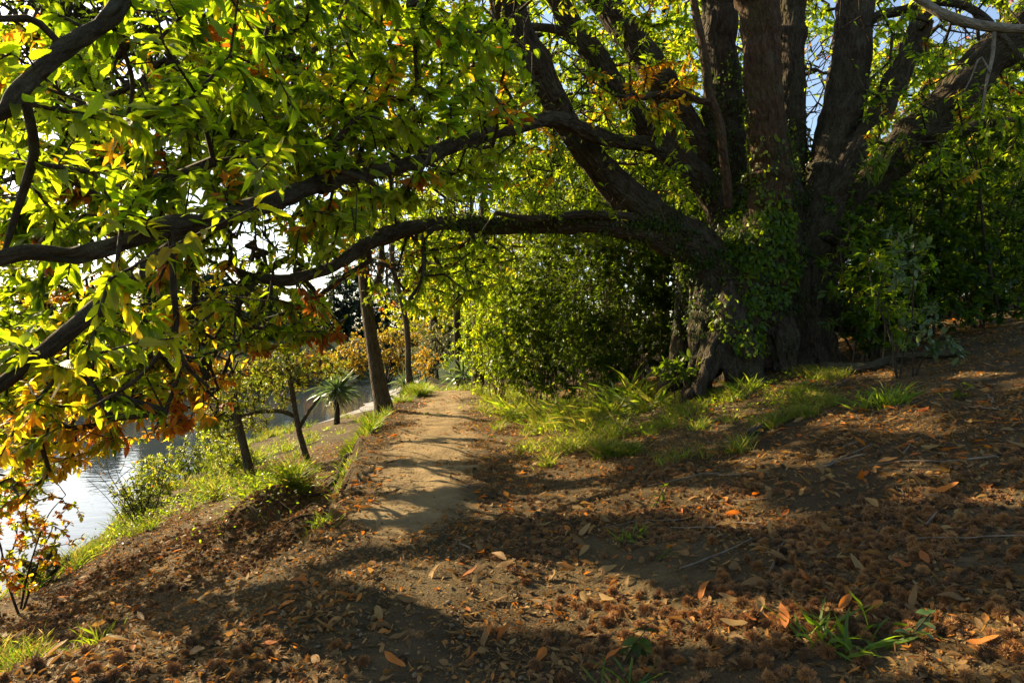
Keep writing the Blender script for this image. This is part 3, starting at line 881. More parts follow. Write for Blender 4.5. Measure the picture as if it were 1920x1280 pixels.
def gap_drop(b):
    px, py = proj(b)
    pr = np.zeros(len(b))
    for a, c, d, e in SKYGAP:
        q = ((px - a) / d) ** 2 + ((py - c) / e) ** 2
        pr = np.maximum(pr, .93 * (1 - sstep(.7, 1.3, q)))
    # keep the bole and main stems in view
    for poly, y in KEEP:
        pr = np.maximum(pr, .94 * (inpoly(px, py, poly) & (b[:, 1] < y)))
    return pr


KEEP = [([(1270, 720), (1290, 480), (1180, 430), (1040, 250), (940, 0), (1040, 0), (1110, 180), (1220, 330), (1300, 420), (1330, 300), (1310, 0), (1510, 0), (1520, 300), (1560, 120), (1560, 0), (1650, 0), (1600, 250), (1560, 420), (1580, 700)], 12.5),
        ([(1560, 420), (1680, 240), (1860, 40), (1960, -30), (1960, 60), (1760, 270), (1630, 430)], 8.9),
        ([(560, 340), (740, 300), (960, 225), (960, 260), (760, 330), (570, 380)], 8.2),
        ([(480, 515), (600, 500), (750, 420), (1150, 410), (1280, 450), (1280, 480), (1150, 445), (760, 445), (600, 535), (480, 540)], 9.4),
        ([(0, 460), (200, 440), (460, 370), (470, 400), (200, 480), (0, 500)], 3.6),
        ([(0, 120), (90, 80), (240, 0), (290, 0), (110, 130), (0, 220)], 3.4)]


def drop_all(b):
    px, py = proj(b)
    low = (px < 330) & (py > 590) & (b[:, 1] > 5.5)
    return np.maximum(np.maximum(gap_drop(b), beam_prob(b)), sun_prob(b) * np.where(low, .62, 1))


crown_zones = [
    (zone([(-60, -100), (480, -100), (560, 120), (560, 330), (440, 480), (330, 640), (120, 710), (-60, 750)], 2.9, 4.6, 100), 'near'),
    (zone([(-60, -100), (1000, -100), (1020, 180), (900, 330), (700, 420), (640, 560), (480, 640), (430, 760), (330, 790), (100, 830), (-60, 880)], 4.6, 8.0, 1950), 'mid'),
    (zone([(-100, -100), (1300, -100), (1300, 420), (1000, 470), (940, 560), (850, 590), (700, 600), (620, 520), (480, 640), (440, 770), (330, 810), (-100, 860)], 8, 14.5, 6000), 'rear'),
    (zone([(-60, -60), (700, -60), (760, 420), (560, 520), (-60, 560)], 8, 15, 1300), 'rear'),
    (zone([(-60, 430), (560, 430), (600, 560), (430, 640), (-60, 700)], 6.5, 12, 620), 'left'),
    (zone([(-60, 620), (430, 600), (600, 560), (650, 600), (620, 650), (450, 670), (420, 790), (330, 820), (250, 830), (150, 880), (80, 930), (-60, 960)], 6, 10.5, 1150), 'hang'),
    (zone([(1250, -60), (2050, -60), (2050, 340), (1700, 330), (1500, 330), (1300, 320)], 10.5, 15, 1100), 'right'),
    (zone([(1560, -60), (2050, -60), (2050, 300), (1800, 340), (1640, 330)], 8, 10.5, 340), 'right2'),
    (zone([(1060, 60), (1330, 90), (1330, 260), (1060, 300)], 8.2, 9.4, 22), 'gold'),
    (zone([(100, -700), (1900, -700), (1900, -100), (100, -100)], 4.0, 12, 480), 'top'),  # out-of-view crown above, added to shade the foreground
    (zone([(-900, -300), (-150, -300), (-150, 760), (-900, 700)], 4, 9, 40), 'side'),  # unseen crown off to the left, added for the shade it casts
]
allT = []
for z, nm in crown_zones:
    pr = np.maximum(sun_prob(z), beam_prob(z))
    allT.append(z[RNG.random(len(z)) > pr * (1.0 if nm in ('top', 'side') else .3 if nm == 'hang' else .92)])
# extra crown shoots, added towards the sun to shade ground outside the sunlit patches
SH = []
while len(SH) < 1500:
    n = 4000
    a_, b_ = RNG.uniform(-150, 2050, n), RNG.uniform(840, 1300, n)
    d_ = np.stack([(a_ - 960) / F, np.ones(n), -(b_ - 640) / F], -1)
    t_ = np.full(n, 2.0)
    for _ in range(30):
        q_ = d_ * t_[:, None]; t_ = t_ + np.clip((q_[:, 2] + CAMH - H(q_[:, 0], q_[:, 1], False)) * 1.2, -.4, .8)
    g_ = d_ * t_[:, None] + [0, 0, CAMH]
    lit_ = np.zeros(n)
    for a, b, c, d, s_ in LIT: lit_ = np.maximum(lit_, 1 - sstep(1.0, 1.7, ((a_ - a) / c) ** 2 + ((b_ - b) / d) ** 2))
    q_ = g_ + SUN * (RNG.uniform(2.2, 7.0, n) / SUN[2])[:, None]
    u_, v_ = proj(q_)
    zone_ = inpoly(u_, v_, [(-60, -900), (1300, -900), (1300, 300), (1000, 420), (760, 420), (640, 500), (480, 620), (420, 780), (100, 860), (-60, 880)])
    ok_ = (lit_ < .3) & zone_ & (q_[:, 1] > 3.2) & (q_[:, 1] < 13)
    SH += list(q_[ok_])
allT.append(np.array(SH[:1500]))
allT = np.concatenate(allT)
allT = allT[allT[:, 2] > H(allT[:, 0], allT[:, 1], False) + .9]
AN = np.concatenate(anchors)
X, par, rad, tip, nA = grow(AN, allT, seg=.4, r0=.0042, power=.45, jitter=.12, maxr=.035)
branch_parts(X, par, rad, nA, owners, chest, M_TWIG, 90, 5)
age = autumn(X[tip])
lg = Geo()
nl = shoots_to_leaves(lg, X, par, tip, age, .16, drop=drop_all, k_term=(3, 6), k_side=(11, 18), wr=.37, droop=(.05, .6))
lg.build('crown', M_CHEST, chest, True)
print('chestnut leaves', nl, time.time() - T0)

# ================================================================== OTHER TREES
def ellip_pts(c, r, n, rng, shell=.55, flat=1.0):
    d = unit(rng.normal(0, 1, (n, 3)))
    rr = (shell + (1 - shell) * rng.random(n)) ** 1.0
    p = d * rr[:, None] * np.asarray(r)
    q = p + np.asarray(c)
    lump = noise3(q, np.mean(r) * .55, int(abs(c[0] * 7 + c[1] * 3)) % 97)
    return np.asarray(c) + p * (1 + .55 * lump)[:, None]


def make_tree(name, label, cat, trunk_rows, crowns, nshoot, L, mat, barkm=M_TWIG, group=None, agef=(.1, .35), wr=.4, k=(5, 9), ks=(2, 5), tpl=TPL_LO, seed=1, limbs=(), drop=None, sides=12, seg=.6,
              r0=.006, twigs=True, droop=(.05, .3), down=.25, world=False, lump=.10):
    rng = np.random.default_rng(seed)
    if world:
        pts = np.array([r[:3] for r in trunk_rows], float); rad = np.array([r[3] for r in trunk_rows], float)
    else:
        pts, rad = pxline(trunk_rows)
    b = pts[0].copy()
    root = empty(name, b, label, cat, group)
    Lh = np.linalg.norm(np.diff(pts, axis=0), axis=1).sum()
    s = spline(np.hstack([pts, rad[:, None]]), max(10, int(Lh / .18)))
    g = Geo(); tube(g, s[:, :3], np.maximum(s[:, 3], .005), sides, lump, seed)
    tr = g.build('trunk', barkm, root, True)
    anc = [s[len(s) // 3:, :3]]; own = [tr] * len(anc[0])
    for lr in limbs:
        if world: p2 = np.array([r[:3] for r in lr], float); r2 = np.array([r[3] for r in lr], float)
        else: p2, r2 = pxline(lr)
        s2 = spline(np.hstack([p2, r2[:, None]]), 16)
        g = Geo(); tube(g, s2[:, :3], np.maximum(s2[:, 3], .004), 8, .1, seed + 5)
        lo_ = g.build('limb', barkm, root, True)
        anc.append(s2[3:, :3]); own += [lo_] * len(anc[-1])
    T = []
    tot = sum(np.prod(r) ** (2 / 3) for _, r in crowns)
    for c, r in crowns:
        m_ = max(4, int(nshoot * np.prod(r) ** (2 / 3) / tot))
        T.append(ellip_pts(c, r, m_, rng))
    T = np.concatenate(T)
    T = T[T[:, 2] > H(T[:, 0], T[:, 1], False) + .15]
    X, par, rd, tp, nA = grow(np.concatenate(anc), T, seg=seg, r0=r0, power=.42, rng=rng, maxr=rad[0] * .5)
    if twigs: branch_parts(X, par, rd, nA, own, root, barkm)
    ag = rng.uniform(*agef, len(tp))
    g = Geo(); shoots_to_leaves(g, X, par, tp, ag, L, rng, k, ks, tpl, wr, drop, down, droop)
    g.build('crown', mat, root, True)
    return root


def gp(px, py, Y):
    """pixel at depth Y dropped on to the ground"""
    x = (px - 960) / F * Y
    return np.array([x, Y, float(H(x, Y, False))])


def up_rows(px, Y, h, r, lean=(0, 0), n=5):
    b = gp(px, 0, Y)
    return [(b[0] + lean[0] * t + .06 * h * .2 * math.sin(t * 5 + px), Y + lean[1] * t, b[2] - .15 + (h + .15) * t, r * (1.25 - .9 * t) if t else r * 1.5) for t in np.linspace(0, 1, n)]


SKY_DROP = lambda b: gap_drop2(b)


def gap_drop2(b):
    px, py = proj(b)
    pr = np.zeros(len(b))
    for a, c, d, e in SKYGAP:
        q = ((px - a) / (d * 1.1)) ** 2 + ((py - c) / (e * 1.1)) ** 2
        pr = np.maximum(pr, .97 * (1 - sstep(.8, 1.3, q)))
    return pr


def both(b):
    return np.maximum(np.maximum(gap_drop2(b), beam_prob(b)), sun_prob(b, .9))


# leaning tree on the bank edge left of the path
b = gp(718, 0, 14.0)
make_tree('bank_tree', 'slim grey-barked tree leaning left on the grassy edge between path and river', 'tree',
          [(724, 800, 14.0, 30), (719, 768, 14.0, 19), (709, 705, 14, 14), (694, 620, 14, 12.5), (686, 560, 14, 11), (680, 480, 14, 10), (672, 380, 14, 9), (660, 250, 14, 9), (655, 100, 14, 6)],
          [((-3.3, 14.0, 6.0), (2.2, 1.8, 2.2)), ((-3.6, 14.6, 3.9), (1.2, 1.2, .8))], 420, .16, M_CHEST, M_TRUNK, seed=21, k=(6,10), ks=(4,8), drop=both, tpl=TPL_MID, wr=.36,
          limbs=[[(684, 560, 14, 8), (712, 520, 14, 7), (716, 440, 14, 5), (720, 350, 14, 3)], [(672, 400, 14, 6), (600, 300, 14, 5), (560, 200, 14, 3)]])
make_tree('slender_tree', 'thin dark trunk rising crookedly behind the leaning bank tree', 'tree',
          [(769, 720, 25, 8), (766, 690, 25, 6), (763, 620, 25, 5.5), (752, 560, 25, 5), (735, 490, 25, 5), (742, 400, 25, 4), (750, 250, 25, 4)],
          [((-4.2, 25, 8.0), (2.4, 2.2, 2.2)), ((-3.2, 25, 4.4), (1.6, 1.4, 1.0))], 420, .17, M_LEAF, M_TRUNK, seed=22, k=(7,12), ks=(5,9), drop=both, agef=(.15, .4))
make_tree('young_tree', 'straight thin pale trunk beside a cabbage tree clump at the far path bend', 'tree',
          [(860, 730, 23, 10), (859, 690, 23, 7), (857, 620, 23, 7), (855, 540, 23, 7), (850, 400, 23, 5), (846, 250, 23, 4)],
          [((-1.9, 23, 5.6), (2.2, 1.8, 2.3)), ((-1.4, 22.5, 3.4), (1.4, 1.2, .9))], 420, .17, M_LEAF, M_TWIG, seed=23, k=(7,12), ks=(5,9), drop=both, agef=(.1, .35))
make_tree('dark_trunk_tree', 'dark upright tree trunk on the right bank where the path disappears', 'tree',
          [(896, 760, 20, 17), (896, 710, 20, 12), (895, 640, 20, 10), (898, 560, 20, 10), (905, 420, 20, 8), (915, 250, 20, 5)],
          [((-.8, 20, 6.0), (2.4, 2.0, 2.4)), ((-.2, 19.5, 3.2), (1.5, 1.2, 1.0))], 420, .17, M_LEAF, M_TWIG, seed=24, k=(7,12), ks=(5,9), drop=both, agef=(.08, .3))

# woodland behind, tree after tree
WOOD = [
    ('tall backlit yellow-green tree behind the leaning stem of the chestnut', 1.0, 19, 11, .2, M_LEAF, (.05, .3)),
    ('broad leafy tree behind the low mossy limb', 3.2, 22, 11, .22, M_SHRUB, (.1, .35)),
    ('deep green tree seen between the two middle stems of the chestnut', 5.8, 19, 11, .2, M_LEAF, (.05, .3)),
    ('bushy green tree behind the stout right-hand stem', 9.5, 22, 9, .2, M_LEAF, (.1, .4)),
    ('sunlit tree far behind the right-hand shrubs', 14.5, 24, 10, .24, M_LEAF, (.2, .45)),
    ('dark leafy tree at the right edge behind the spreading limb', 13.0, 17, 7, .22, M_SHRUB, (.1, .4)),
    ('tall green tree beyond the bend of the path', -.6, 31, 13, .24, M_LEAF, (.15, .42)),
    ('green-gold tree beyond the far path and slender trunk', -4.2, 36, 12, .22, M_LEAF, (.25, .5)),
    ('spreading tree deep behind the thicket', 6.5, 30, 14, .26, M_SHRUB, (.1, .35)),
]
for i, (lab, x, y, h, r, mt, ag) in enumerate(WOOD):
    z = float(H(x, y, False))
    rows = [(x + .25 * math.sin(i + t * 3) * t, y, z - .2 + h * .85 * t, r * (1.3 - t)) for t in np.linspace(0, 1, 6)]
    cr = [((x, y, z + h * .70), (h * .30, h * .28, h * .28)), ((x + .25 * h * math.cos(i * 2.), y - .12 * h, z + h * .45), (h * .22, h * .2, h * .15)), ((x - .25 * h * math.cos(i * 2. + .6), y + .5, z + h * .42), (h * .2, h * .2, h * .15)), ((x, y - .1 * h, z + h * .27), (h * .22, h * .18, h * .10))]
    make_tree('woodland_tree', lab, 'tree', rows, cr, 1000, .21, mt, M_TWIG, 'trees of the woodland behind the chestnut', agef=ag, seed=40 + i, world=True, drop=both, twigs=True, seg=1.0, k=(8, 13), ks=(6, 11), wr=.46, r0=.009, tpl=TPL_XL)
make_tree('red_leaved_tree', 'tree with coppery pink autumn leaves behind the top right limbs', 'tree', [(10.6, 17, 1.8, .16), (10.7, 17, 4, .13), (10.6, 17, 6, .1), (10.7, 17, 8.6, .05)],
          [((10.9, 17, 8.2), (1.9, 1.5, 2.0)), ((9.9, 16.6, 6.2), (1.3, 1.0, 1.0))], 260, .12, M_RED, M_TWIG, seed=61, world=True, drop=gap_drop2, agef=(0, 1), twigs=True)

BACKB = [(915, 27, 'left end of the row, right of the dark trunk'), (1010, 26, 'glimpsed behind the left part of the thicket'), (1110, 25, 'glimpsed behind the middle of the thicket'), (1215, 24, 'glimpsed left of the chestnut bole'),
         (1600, 21, 'seen just right of the chestnut bole'), (1690, 20, 'seen behind the pale-leaved sapling'), (1780, 21, 'seen behind the dark slope shrubs'), (1870, 20, 'seen near the right edge'), (1960, 21, 'cut by the right edge')]
for i, (px, Y, w_) in enumerate(BACKB):
    x = (px - 960) / F * Y; z = float(H(x, Y, False)); h = 3.6
    make_tree('background_bush', 'broad background bush ' + w_, 'bush', [(x, Y, z - .1, .08), (x + .1, Y, z + 1.5, .06), (x, Y, z + 3, .03)], [((x, Y, z + 1.9), (1.7, 1.3, 1.7)), ((x - .5, Y - .5, z + .8), (1.5, 1.0, .8))], 420, .15, M_LEAF, M_TWIG, 'bushes along the back of the wood', agef=[(.05, .3), (.2, .45), (.1, .3)][i % 3], seed=270 + i, world=True,
              drop=both, seg=.8, k=(7, 12), ks=(5, 9), wr=.46, tpl=TPL_XL, limbs=[[(x, Y, z + .4, .05), (x - .7, Y, z + 1.6, .02)], [(x, Y, z + .5, .05), (x + .8, Y, z + 1.8, .02)]])
# far bank
FARB = [(-80, 44, 3.2, 'dark bushy tree on the far bank at the left edge of the picture'), (70, 46, 3.4, 'dark tree on the far bank, half hidden by hanging golden leaves'),
        (190, 50, 3.8, 'rounded dark tree on the far bank right of the golden leaves'), (300, 52, 5.5, 'dark evergreen on the far bank above the shaded reach'), (400, 56, 6, 'dark tree on the far bank behind the riverside weeds'),
        (490, 60, 4.8, 'dark tree on the far bank behind the feathery sapling'), (575, 66, 5.2, 'blue-dark tree on the far bank left of the cabbage tree'), (650, 76, 9, 'tall shadowy tree far beyond the yellow bush'),
        (725, 82, 14, 'tallest shadowy tree far up the valley'), (800, 70, 11, 'dark tree closing the view beyond the grey-leaved bush'), (880, 60, 9, 'dark tree far behind the bend of the path')]
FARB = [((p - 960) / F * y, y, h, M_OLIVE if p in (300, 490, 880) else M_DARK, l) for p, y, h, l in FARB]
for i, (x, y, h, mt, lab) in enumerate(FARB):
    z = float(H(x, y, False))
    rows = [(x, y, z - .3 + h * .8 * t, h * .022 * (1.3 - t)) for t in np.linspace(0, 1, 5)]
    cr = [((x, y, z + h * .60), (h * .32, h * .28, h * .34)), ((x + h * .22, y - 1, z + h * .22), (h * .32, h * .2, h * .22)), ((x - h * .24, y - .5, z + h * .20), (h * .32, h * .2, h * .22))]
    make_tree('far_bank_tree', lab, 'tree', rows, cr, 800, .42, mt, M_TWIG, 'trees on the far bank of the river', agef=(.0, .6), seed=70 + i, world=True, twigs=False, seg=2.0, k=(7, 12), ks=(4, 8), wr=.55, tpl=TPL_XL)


FARBUSH = [(-40, 38, 'leftmost'), (60, 38.5, 'second from the left of the'), (150, 40, 'third from the left of the'), (240, 41, 'middle'), (330, 43, 'olive'), (410, 45, 'fifth from the right of the'), (480, 47.5, 'fourth from the right of the'), (545, 50, 'third from the right of the'), (600, 54, 'last but one of the'), (655, 59, 'rightmost')]


def make_shrub(name, label, cat, base, stems, crowns, nshoot, L, mat, seed, r=.018, agef=(.05, .35), wr=.45, tpl=TPL_OV, k=(4, 8), ks=(3, 6), group=None, drop=None, barkm=M_TWIG, seg=.3, r0=.003, droop=(.05, .3), down=.15, spread=.9):
    """stems: list of (dx, dy, h) tips fanning from the base"""
    rng = np.random.default_rng(seed)
    base = np.asarray(base, float)
    root = empty(name, base, label, cat, group)
    anc = []; own = []
    for i, (dx, dy, h) in enumerate(stems):
        o = rng.normal(0, .10, 2) * min(1, h)
        p0 = base + np.array([o[0], o[1], 0]); p0[2] = H(p0[0], p0[1], False) - .08
        p1 = p0 + np.array([dx * .25, dy * .25, h * .4]) + rng.normal(0, .04 * h, 3)
        p2 = p0 + np.array([dx * .6, dy * .6, h * .75]) + rng.normal(0, .04 * h, 3)
        p3 = p0 + np.array([dx, dy, h])
        s = spline(np.array([p0, p1, p2, p3]), 18)
        g = Geo(); tube(g, s, np.linspace(r * 1.2, r * .35, 18) * rng.uniform(.7, 1.2), 7, .12, seed + i)
        so_ = g.build('stem', barkm, root, True)
        anc.append(s[5:]); own += [so_] * len(anc[-1])
    T = []
    tot = sum(np.prod(c[1]) ** (2 / 3) for c in crowns)
    for c, rr in crowns:
        T.append(ellip_pts(base + np.asarray(c), rr, max(4, int(nshoot * np.prod(rr) ** (2 / 3) / tot)), rng, .35))
    T = np.concatenate(T)
    T = T[T[:, 2] > H(T[:, 0], T[:, 1], False) + .08]
    X, par, rd, tp, nA = grow(np.concatenate(anc), T, seg=seg, r0=r0, power=.4, rng=rng, maxr=r)
    branch_parts(X, par, rd, nA, own, root, barkm, 50)
    g = Geo(); shoots_to_leaves(g, X, par, tp, rng.uniform(*agef, len(tp)), L, rng, k, ks, tpl, wr, drop, down, droop, spread)
    g.build('foliage', mat, root, True)
    return root


def fan(n, sp, h, rng):
    return [(rng.uniform(-sp, sp), rng.uniform(-sp, sp) * .6, h * rng.uniform(.7, 1.05)) for _ in range(n)]


rg = np.random.default_rng(99)
THICKET = [  # px, Y, height, spread, label
    (935, 15.5, 2.6, .8, 'small-leaved shrub at the left end of the thicket beside the path', (.15, .4)),
    (1010, 13.5, 3.0, .9, 'tall open shrub with bare tan stems left of the spiky grass clump', (.1, .4)),
    (1090, 14.5, 3.4, 1.0, 'dense dark shrub in the middle of the thicket under the low limb', (.05, .3)),
    (1130, 12.2, 2.3, .8, 'straggly shrub with thin upright stems behind the spiky grass clump', (.1, .4)),
    (1190, 13.6, 3.2, 1.0, 'dark evergreen shrub under the thick end of the low limb', (.0, .25)),
    (1255, 12.2, 2.2, .7, 'leafy dark shrub touching the left flank of the chestnut bole', (.05, .3)),
    (1050, 17.0, 4.0, 1.2, 'taller shrub at the back of the thicket', (.1, .35)),
    (960, 18.5, 3.6, 1.0, 'bright backlit shrub behind the path bend', (.25, .5)),
    (1180, 17.5, 4.4, 1.3, 'tall shaded shrub at the back beside the chestnut bole', (.05, .3)),
]
for i, (px, Y, h, sp, lab, ag) in enumerate(THICKET):
    b = gp(px, 0, Y); h = h * (1.35 if i >= 2 else 1.15)
    make_shrub('thicket_shrub', lab, 'shrub', b, fan(13, sp * .9, h * .95, rg), [((0, 0, h * .66), (sp, sp * .9, h * .40)), ((-.3, -.2, h * .42), (sp * .9, sp * .7, h * .30)), ((.3, -.3, h * .95), (sp * .8, sp * .7, h * .26)), ((.1, -.4, h * .20), (sp * .9, sp * .5, h * .15))], int(700 * sp * h / 2.2), [.075, .09, .06, .085, .07, .10][i % 6], M_LEAF if i in (0, 7) else M_SHRUB, 120 + i, agef=(ag[0] * .7, ag[1] * .8), r=.012, barkm=M_TAN,
               group='shrubs of the thicket right of the path', drop=lambda q: np.maximum(sun_prob(q, .5), beam_prob(q)), k=(6, 11), ks=(5, 9))
RIGHTS = [
    (1640, 9.1, 2.6, .7, 'bushy sapling right beside the chestnut roots under the spreading limb', (.0, .3)),
    (1735, 9.8, 3.0, .9, 'dark shrub behind the pale-leaved sapling', (.0, .3)),
    (1830, 10.0, 3.2, 1.0, 'dark leafy shrub on the right slope near the picture edge', (.0, .25)),
    (1900, 11.5, 3.4, 1.1, 'shaded shrub at the far right edge on the crest', (.0, .3)),
    (1610, 13.0, 3.2, 1.0, 'sunlit shrub glimpsed just right of the chestnut bole', (.25, .5)),
    (1700, 15.0, 3.4, 1.2, 'yellow-green backlit shrub beyond the crest of the slope', (.25, .5)),
    (1820, 15.0, 3.6, 1.3, 'backlit shrub behind the dark shrubs on the right slope', (.2, .5)),
    (1950, 14.5, 3.6, 1.3, 'rearmost shrub on the crest beyond the right edge', (.1, .4)),
    (1855, 13.0, 2.6, 1.3, 'low spreading shrub on the crest below the dark right shrubs', (.0, .35)),
    (1760, 12.6, 2.4, 1.2, 'low twiggy shrub on the crest behind the pale-leaved sapling', (.1, .4)),
]
for i, (px, Y, h, sp, lab, ag) in enumerate(RIGHTS):
    b = gp(px, 0, Y)
    make_shrub('slope_shrub', lab, 'shrub', b, fan(6, sp * .8, h * .9, rg), [((0, 0, h * .62), (sp, sp * .9, h * .42)), ((.1, -.2, h * .35), (sp * .8, sp * .6, h * .22)), ((-.1, -.3, h * .16), (sp * .9, sp * .6, h * .15))], int(240 * sp * h / 2.2), .105, M_SHRUB, 140 + i, agef=ag, r=.02, k=(6, 11), ks=(5, 9),
               group='shrubs on the right slope')
# pale-leaved sapling in front of them
b = gp(1712, 0, 7.4)
make_shrub('pale_leaved_sapling', 'sapling with glossy pale-edged leaves catching light on the right slope', 'sapling', b, [(-.1, 0, 1.3), (.05, .05, 1.6), (.3, -.1, .9), (.2, -.15, .5)],
           [((.15, -.05, .55), (.35, .3, .40)), ((-.1, 0, 1.25), (.35, .3, .5)), ((.35, -.1, .25), (.22, .2, .18))], 46, .11, M_VARI, 160, r=.012, agef=(.0, .6), tpl=TPL_OVH, wr=.42, k=(4, 7), ks=(1, 3))
for px, Y, h, lab in ((1612, 8.9, 1.9, 'loose light green sapling masking the right edge of the chestnut bole'), (1668, 8.3, 1.6, 'thin yellow-green sapling left of the pale-leaved sapling')):
    make_shrub('leafy_sapling', lab, 'sapling', gp(px, 0, Y), [(-.15, 0, h * .9), (.1, .1, h), (.3, -.1, h * .75), (-.3, -.1, h * .6)], [((0, 0, h * .72), (.5, .4, h * .34)), ((.1, -.1, h * .35), (.4, .3, h * .2))], 85, .10, M_LEAF, 164 + int(px) % 7, r=.010, agef=(.05, .3), tpl=TPL_OVH, wr=.42, k=(4, 7), ks=(3, 6), barkm=M_TAN)
b = gp(1560, 0, 8.6)
make_shrub('leafy_seedling', 'small seedling with a star of green leaves in front of the dark root hollow', 'seedling', b, [(-.10, -.1, .62), (.05, -.05, .95)], [((-.1, -.1, .6), (.14, .12, .1)), ((.0, 0, .95), (.14, .12, .12))], 8, .12, M_SHRUB, 161, r=.007, agef=(.1, .4), tpl=TPL_OVH, wr=.4, k=(5, 7), ks=(0, 1))
b = gp(1482, 0, 8.9)
make_shrub('needle_seedling', 'tiny conifer-like seedling standing before the chestnut roots', 'seedling', b, [(0, 0, .55)], [((0, 0, .38), (.12, .1, .2))], 26, .05, M_GREY, 162, r=.005, wr=.16, k=(5, 8), tpl=TPL_LO)
b = gp(1270, 0, 9.0)
make_shrub('dark_seedling', 'young bush of dark pointed leaves at the foot of the left buttress root', 'bush', b, [(-.1, 0, .6), (.15, 0, .7), (0, -.1, .4)], [((0, 0, .5), (.35, .25, .28))], 26, .11, M_SHRUB, 163, r=.008, agef=(.05, .35), tpl=TPL_OVH, wr=.42)

# riverside
b = gp(577, 0, 12.4)
make_tree('feathery_sapling', 'small dark-trunked sapling with feathery olive foliage beside the river', 'tree',
          [(582, 880, 12.4, 9), (577, 862, 12.4, 6), (561, 810, 12.4, 5.5), (552, 760, 12.4, 5), (545, 720, 12.4, 5), (538, 670, 12.4, 4), (536, 620, 12.4, 3)],
          [((-4.7, 12.6, .45), (.95, .7, .42)), ((-3.6, 12.4, .95), (.7, .6, .35)), ((-4.4, 12.5, 1.15), (.6, .6, .25)), ((-5.1, 12.9, -.1), (.6, .5, .3))], 560, .075, M_FEATHER, M_TRUNK, seed=81, agef=(.0, .9), wr=.22, k=(7, 11), ks=(5, 9), seg=.25, r0=.003, sides=8,
          limbs=[[(556, 780, 12.4, 5), (520, 770, 12.5, 4), (470, 775, 12.6, 3), (420, 790, 12.7, 2)], [(562, 800, 12.4, 4), (580, 770, 12.3, 3), (600, 745, 12.2, 2)]])
b = gp(458, 0, 12.6)
make_tree('riverside_trunk_tree', 'short thick-stemmed tree among the weeds left of the feathery sapling', 'tree',
          [(470, 900, 12.6, 11), (460, 850, 12.6, 8), (448, 800, 12.6, 7), (440, 740, 12.7, 5), (430, 690, 12.8, 5)],
          [((-5.2, 12.9, .55), (.9, .7, .5)), ((-5.6, 13.2, -.2), (.7, .6, .35))], 300, .09, M_FEATHER, M_TRUNK, seed=82, agef=(.1, .8), wr=.28, seg=.3, r0=.004, sides=9)
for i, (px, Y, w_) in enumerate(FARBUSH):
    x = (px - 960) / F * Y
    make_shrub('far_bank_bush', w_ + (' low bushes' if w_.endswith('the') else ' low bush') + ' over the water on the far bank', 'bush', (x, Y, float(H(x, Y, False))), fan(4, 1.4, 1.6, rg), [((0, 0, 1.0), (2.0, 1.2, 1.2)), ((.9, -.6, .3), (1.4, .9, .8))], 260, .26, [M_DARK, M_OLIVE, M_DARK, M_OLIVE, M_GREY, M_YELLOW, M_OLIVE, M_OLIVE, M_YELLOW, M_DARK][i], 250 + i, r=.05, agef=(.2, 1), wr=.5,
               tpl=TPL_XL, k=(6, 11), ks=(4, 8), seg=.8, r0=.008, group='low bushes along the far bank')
# yellow bush across the bend and its neighbours
b = gp(745, 0, 50)
make_shrub('yellow_willow', 'big golden yellow autumn willow bush across the river bend', 'bush', (-9.6, 52, float(H(-9.6, 52, False))), fan(8, 2.4, 4.0, rg),
           [((0, 0, 3.1), (3.1, 1.9, 2.2)), ((2.2, -.5, 1.8), (2.2, 1.4, 1.5)), ((-2.8, 0, 2.0), (2.0, 1.4, 1.6)), ((2.6, 0, 3.8), (1.6, 1.3, 1.2))], 900, .19, M_YELLOW, 83, r=.06, agef=(0, .38), wr=.5, k=(6, 10), ks=(3, 6), seg=.6, r0=.008)
make_shrub('grey_leaved_bush', 'rounded silvery grey-green bush beyond the path left of the cabbage tree clump', 'bush', gp(818, 0, 30), fan(6, 1.0, 2.4, rg),
           [((0, 0, 1.5), (1.2, 1.0, 1.2)), ((-.6, 0, .8), (1.0, .8, .8))], 330, .10, M_GREY, 84, r=.03, agef=(.2, 1), wr=.4, k=(6, 10), seg=.4)
make_shrub('golden_seedling_bush', 'small bush with yellow leaves in front of the silvery bush', 'bush', gp(795, 0, 28), fan(5, .6, 1.4, rg), [((0, 0, 1.0), (.7, .6, .7))], 110, .10, M_YELLOW, 85, r=.02, agef=(0, .5), wr=.5)
make_shrub('bank_ivy_mound', 'dark overgrown mound hanging over the river beyond the leaning tree', 'bush', gp(768, 0, 21.5), fan(5, .5, .5, rg), [((0, 0, .3), (.6, .6, .5)), ((-.4, 0, -.1), (.5, .5, .4))], 220, .09, M_DARK, 86, r=.02, agef=(.3, 1), wr=.6)


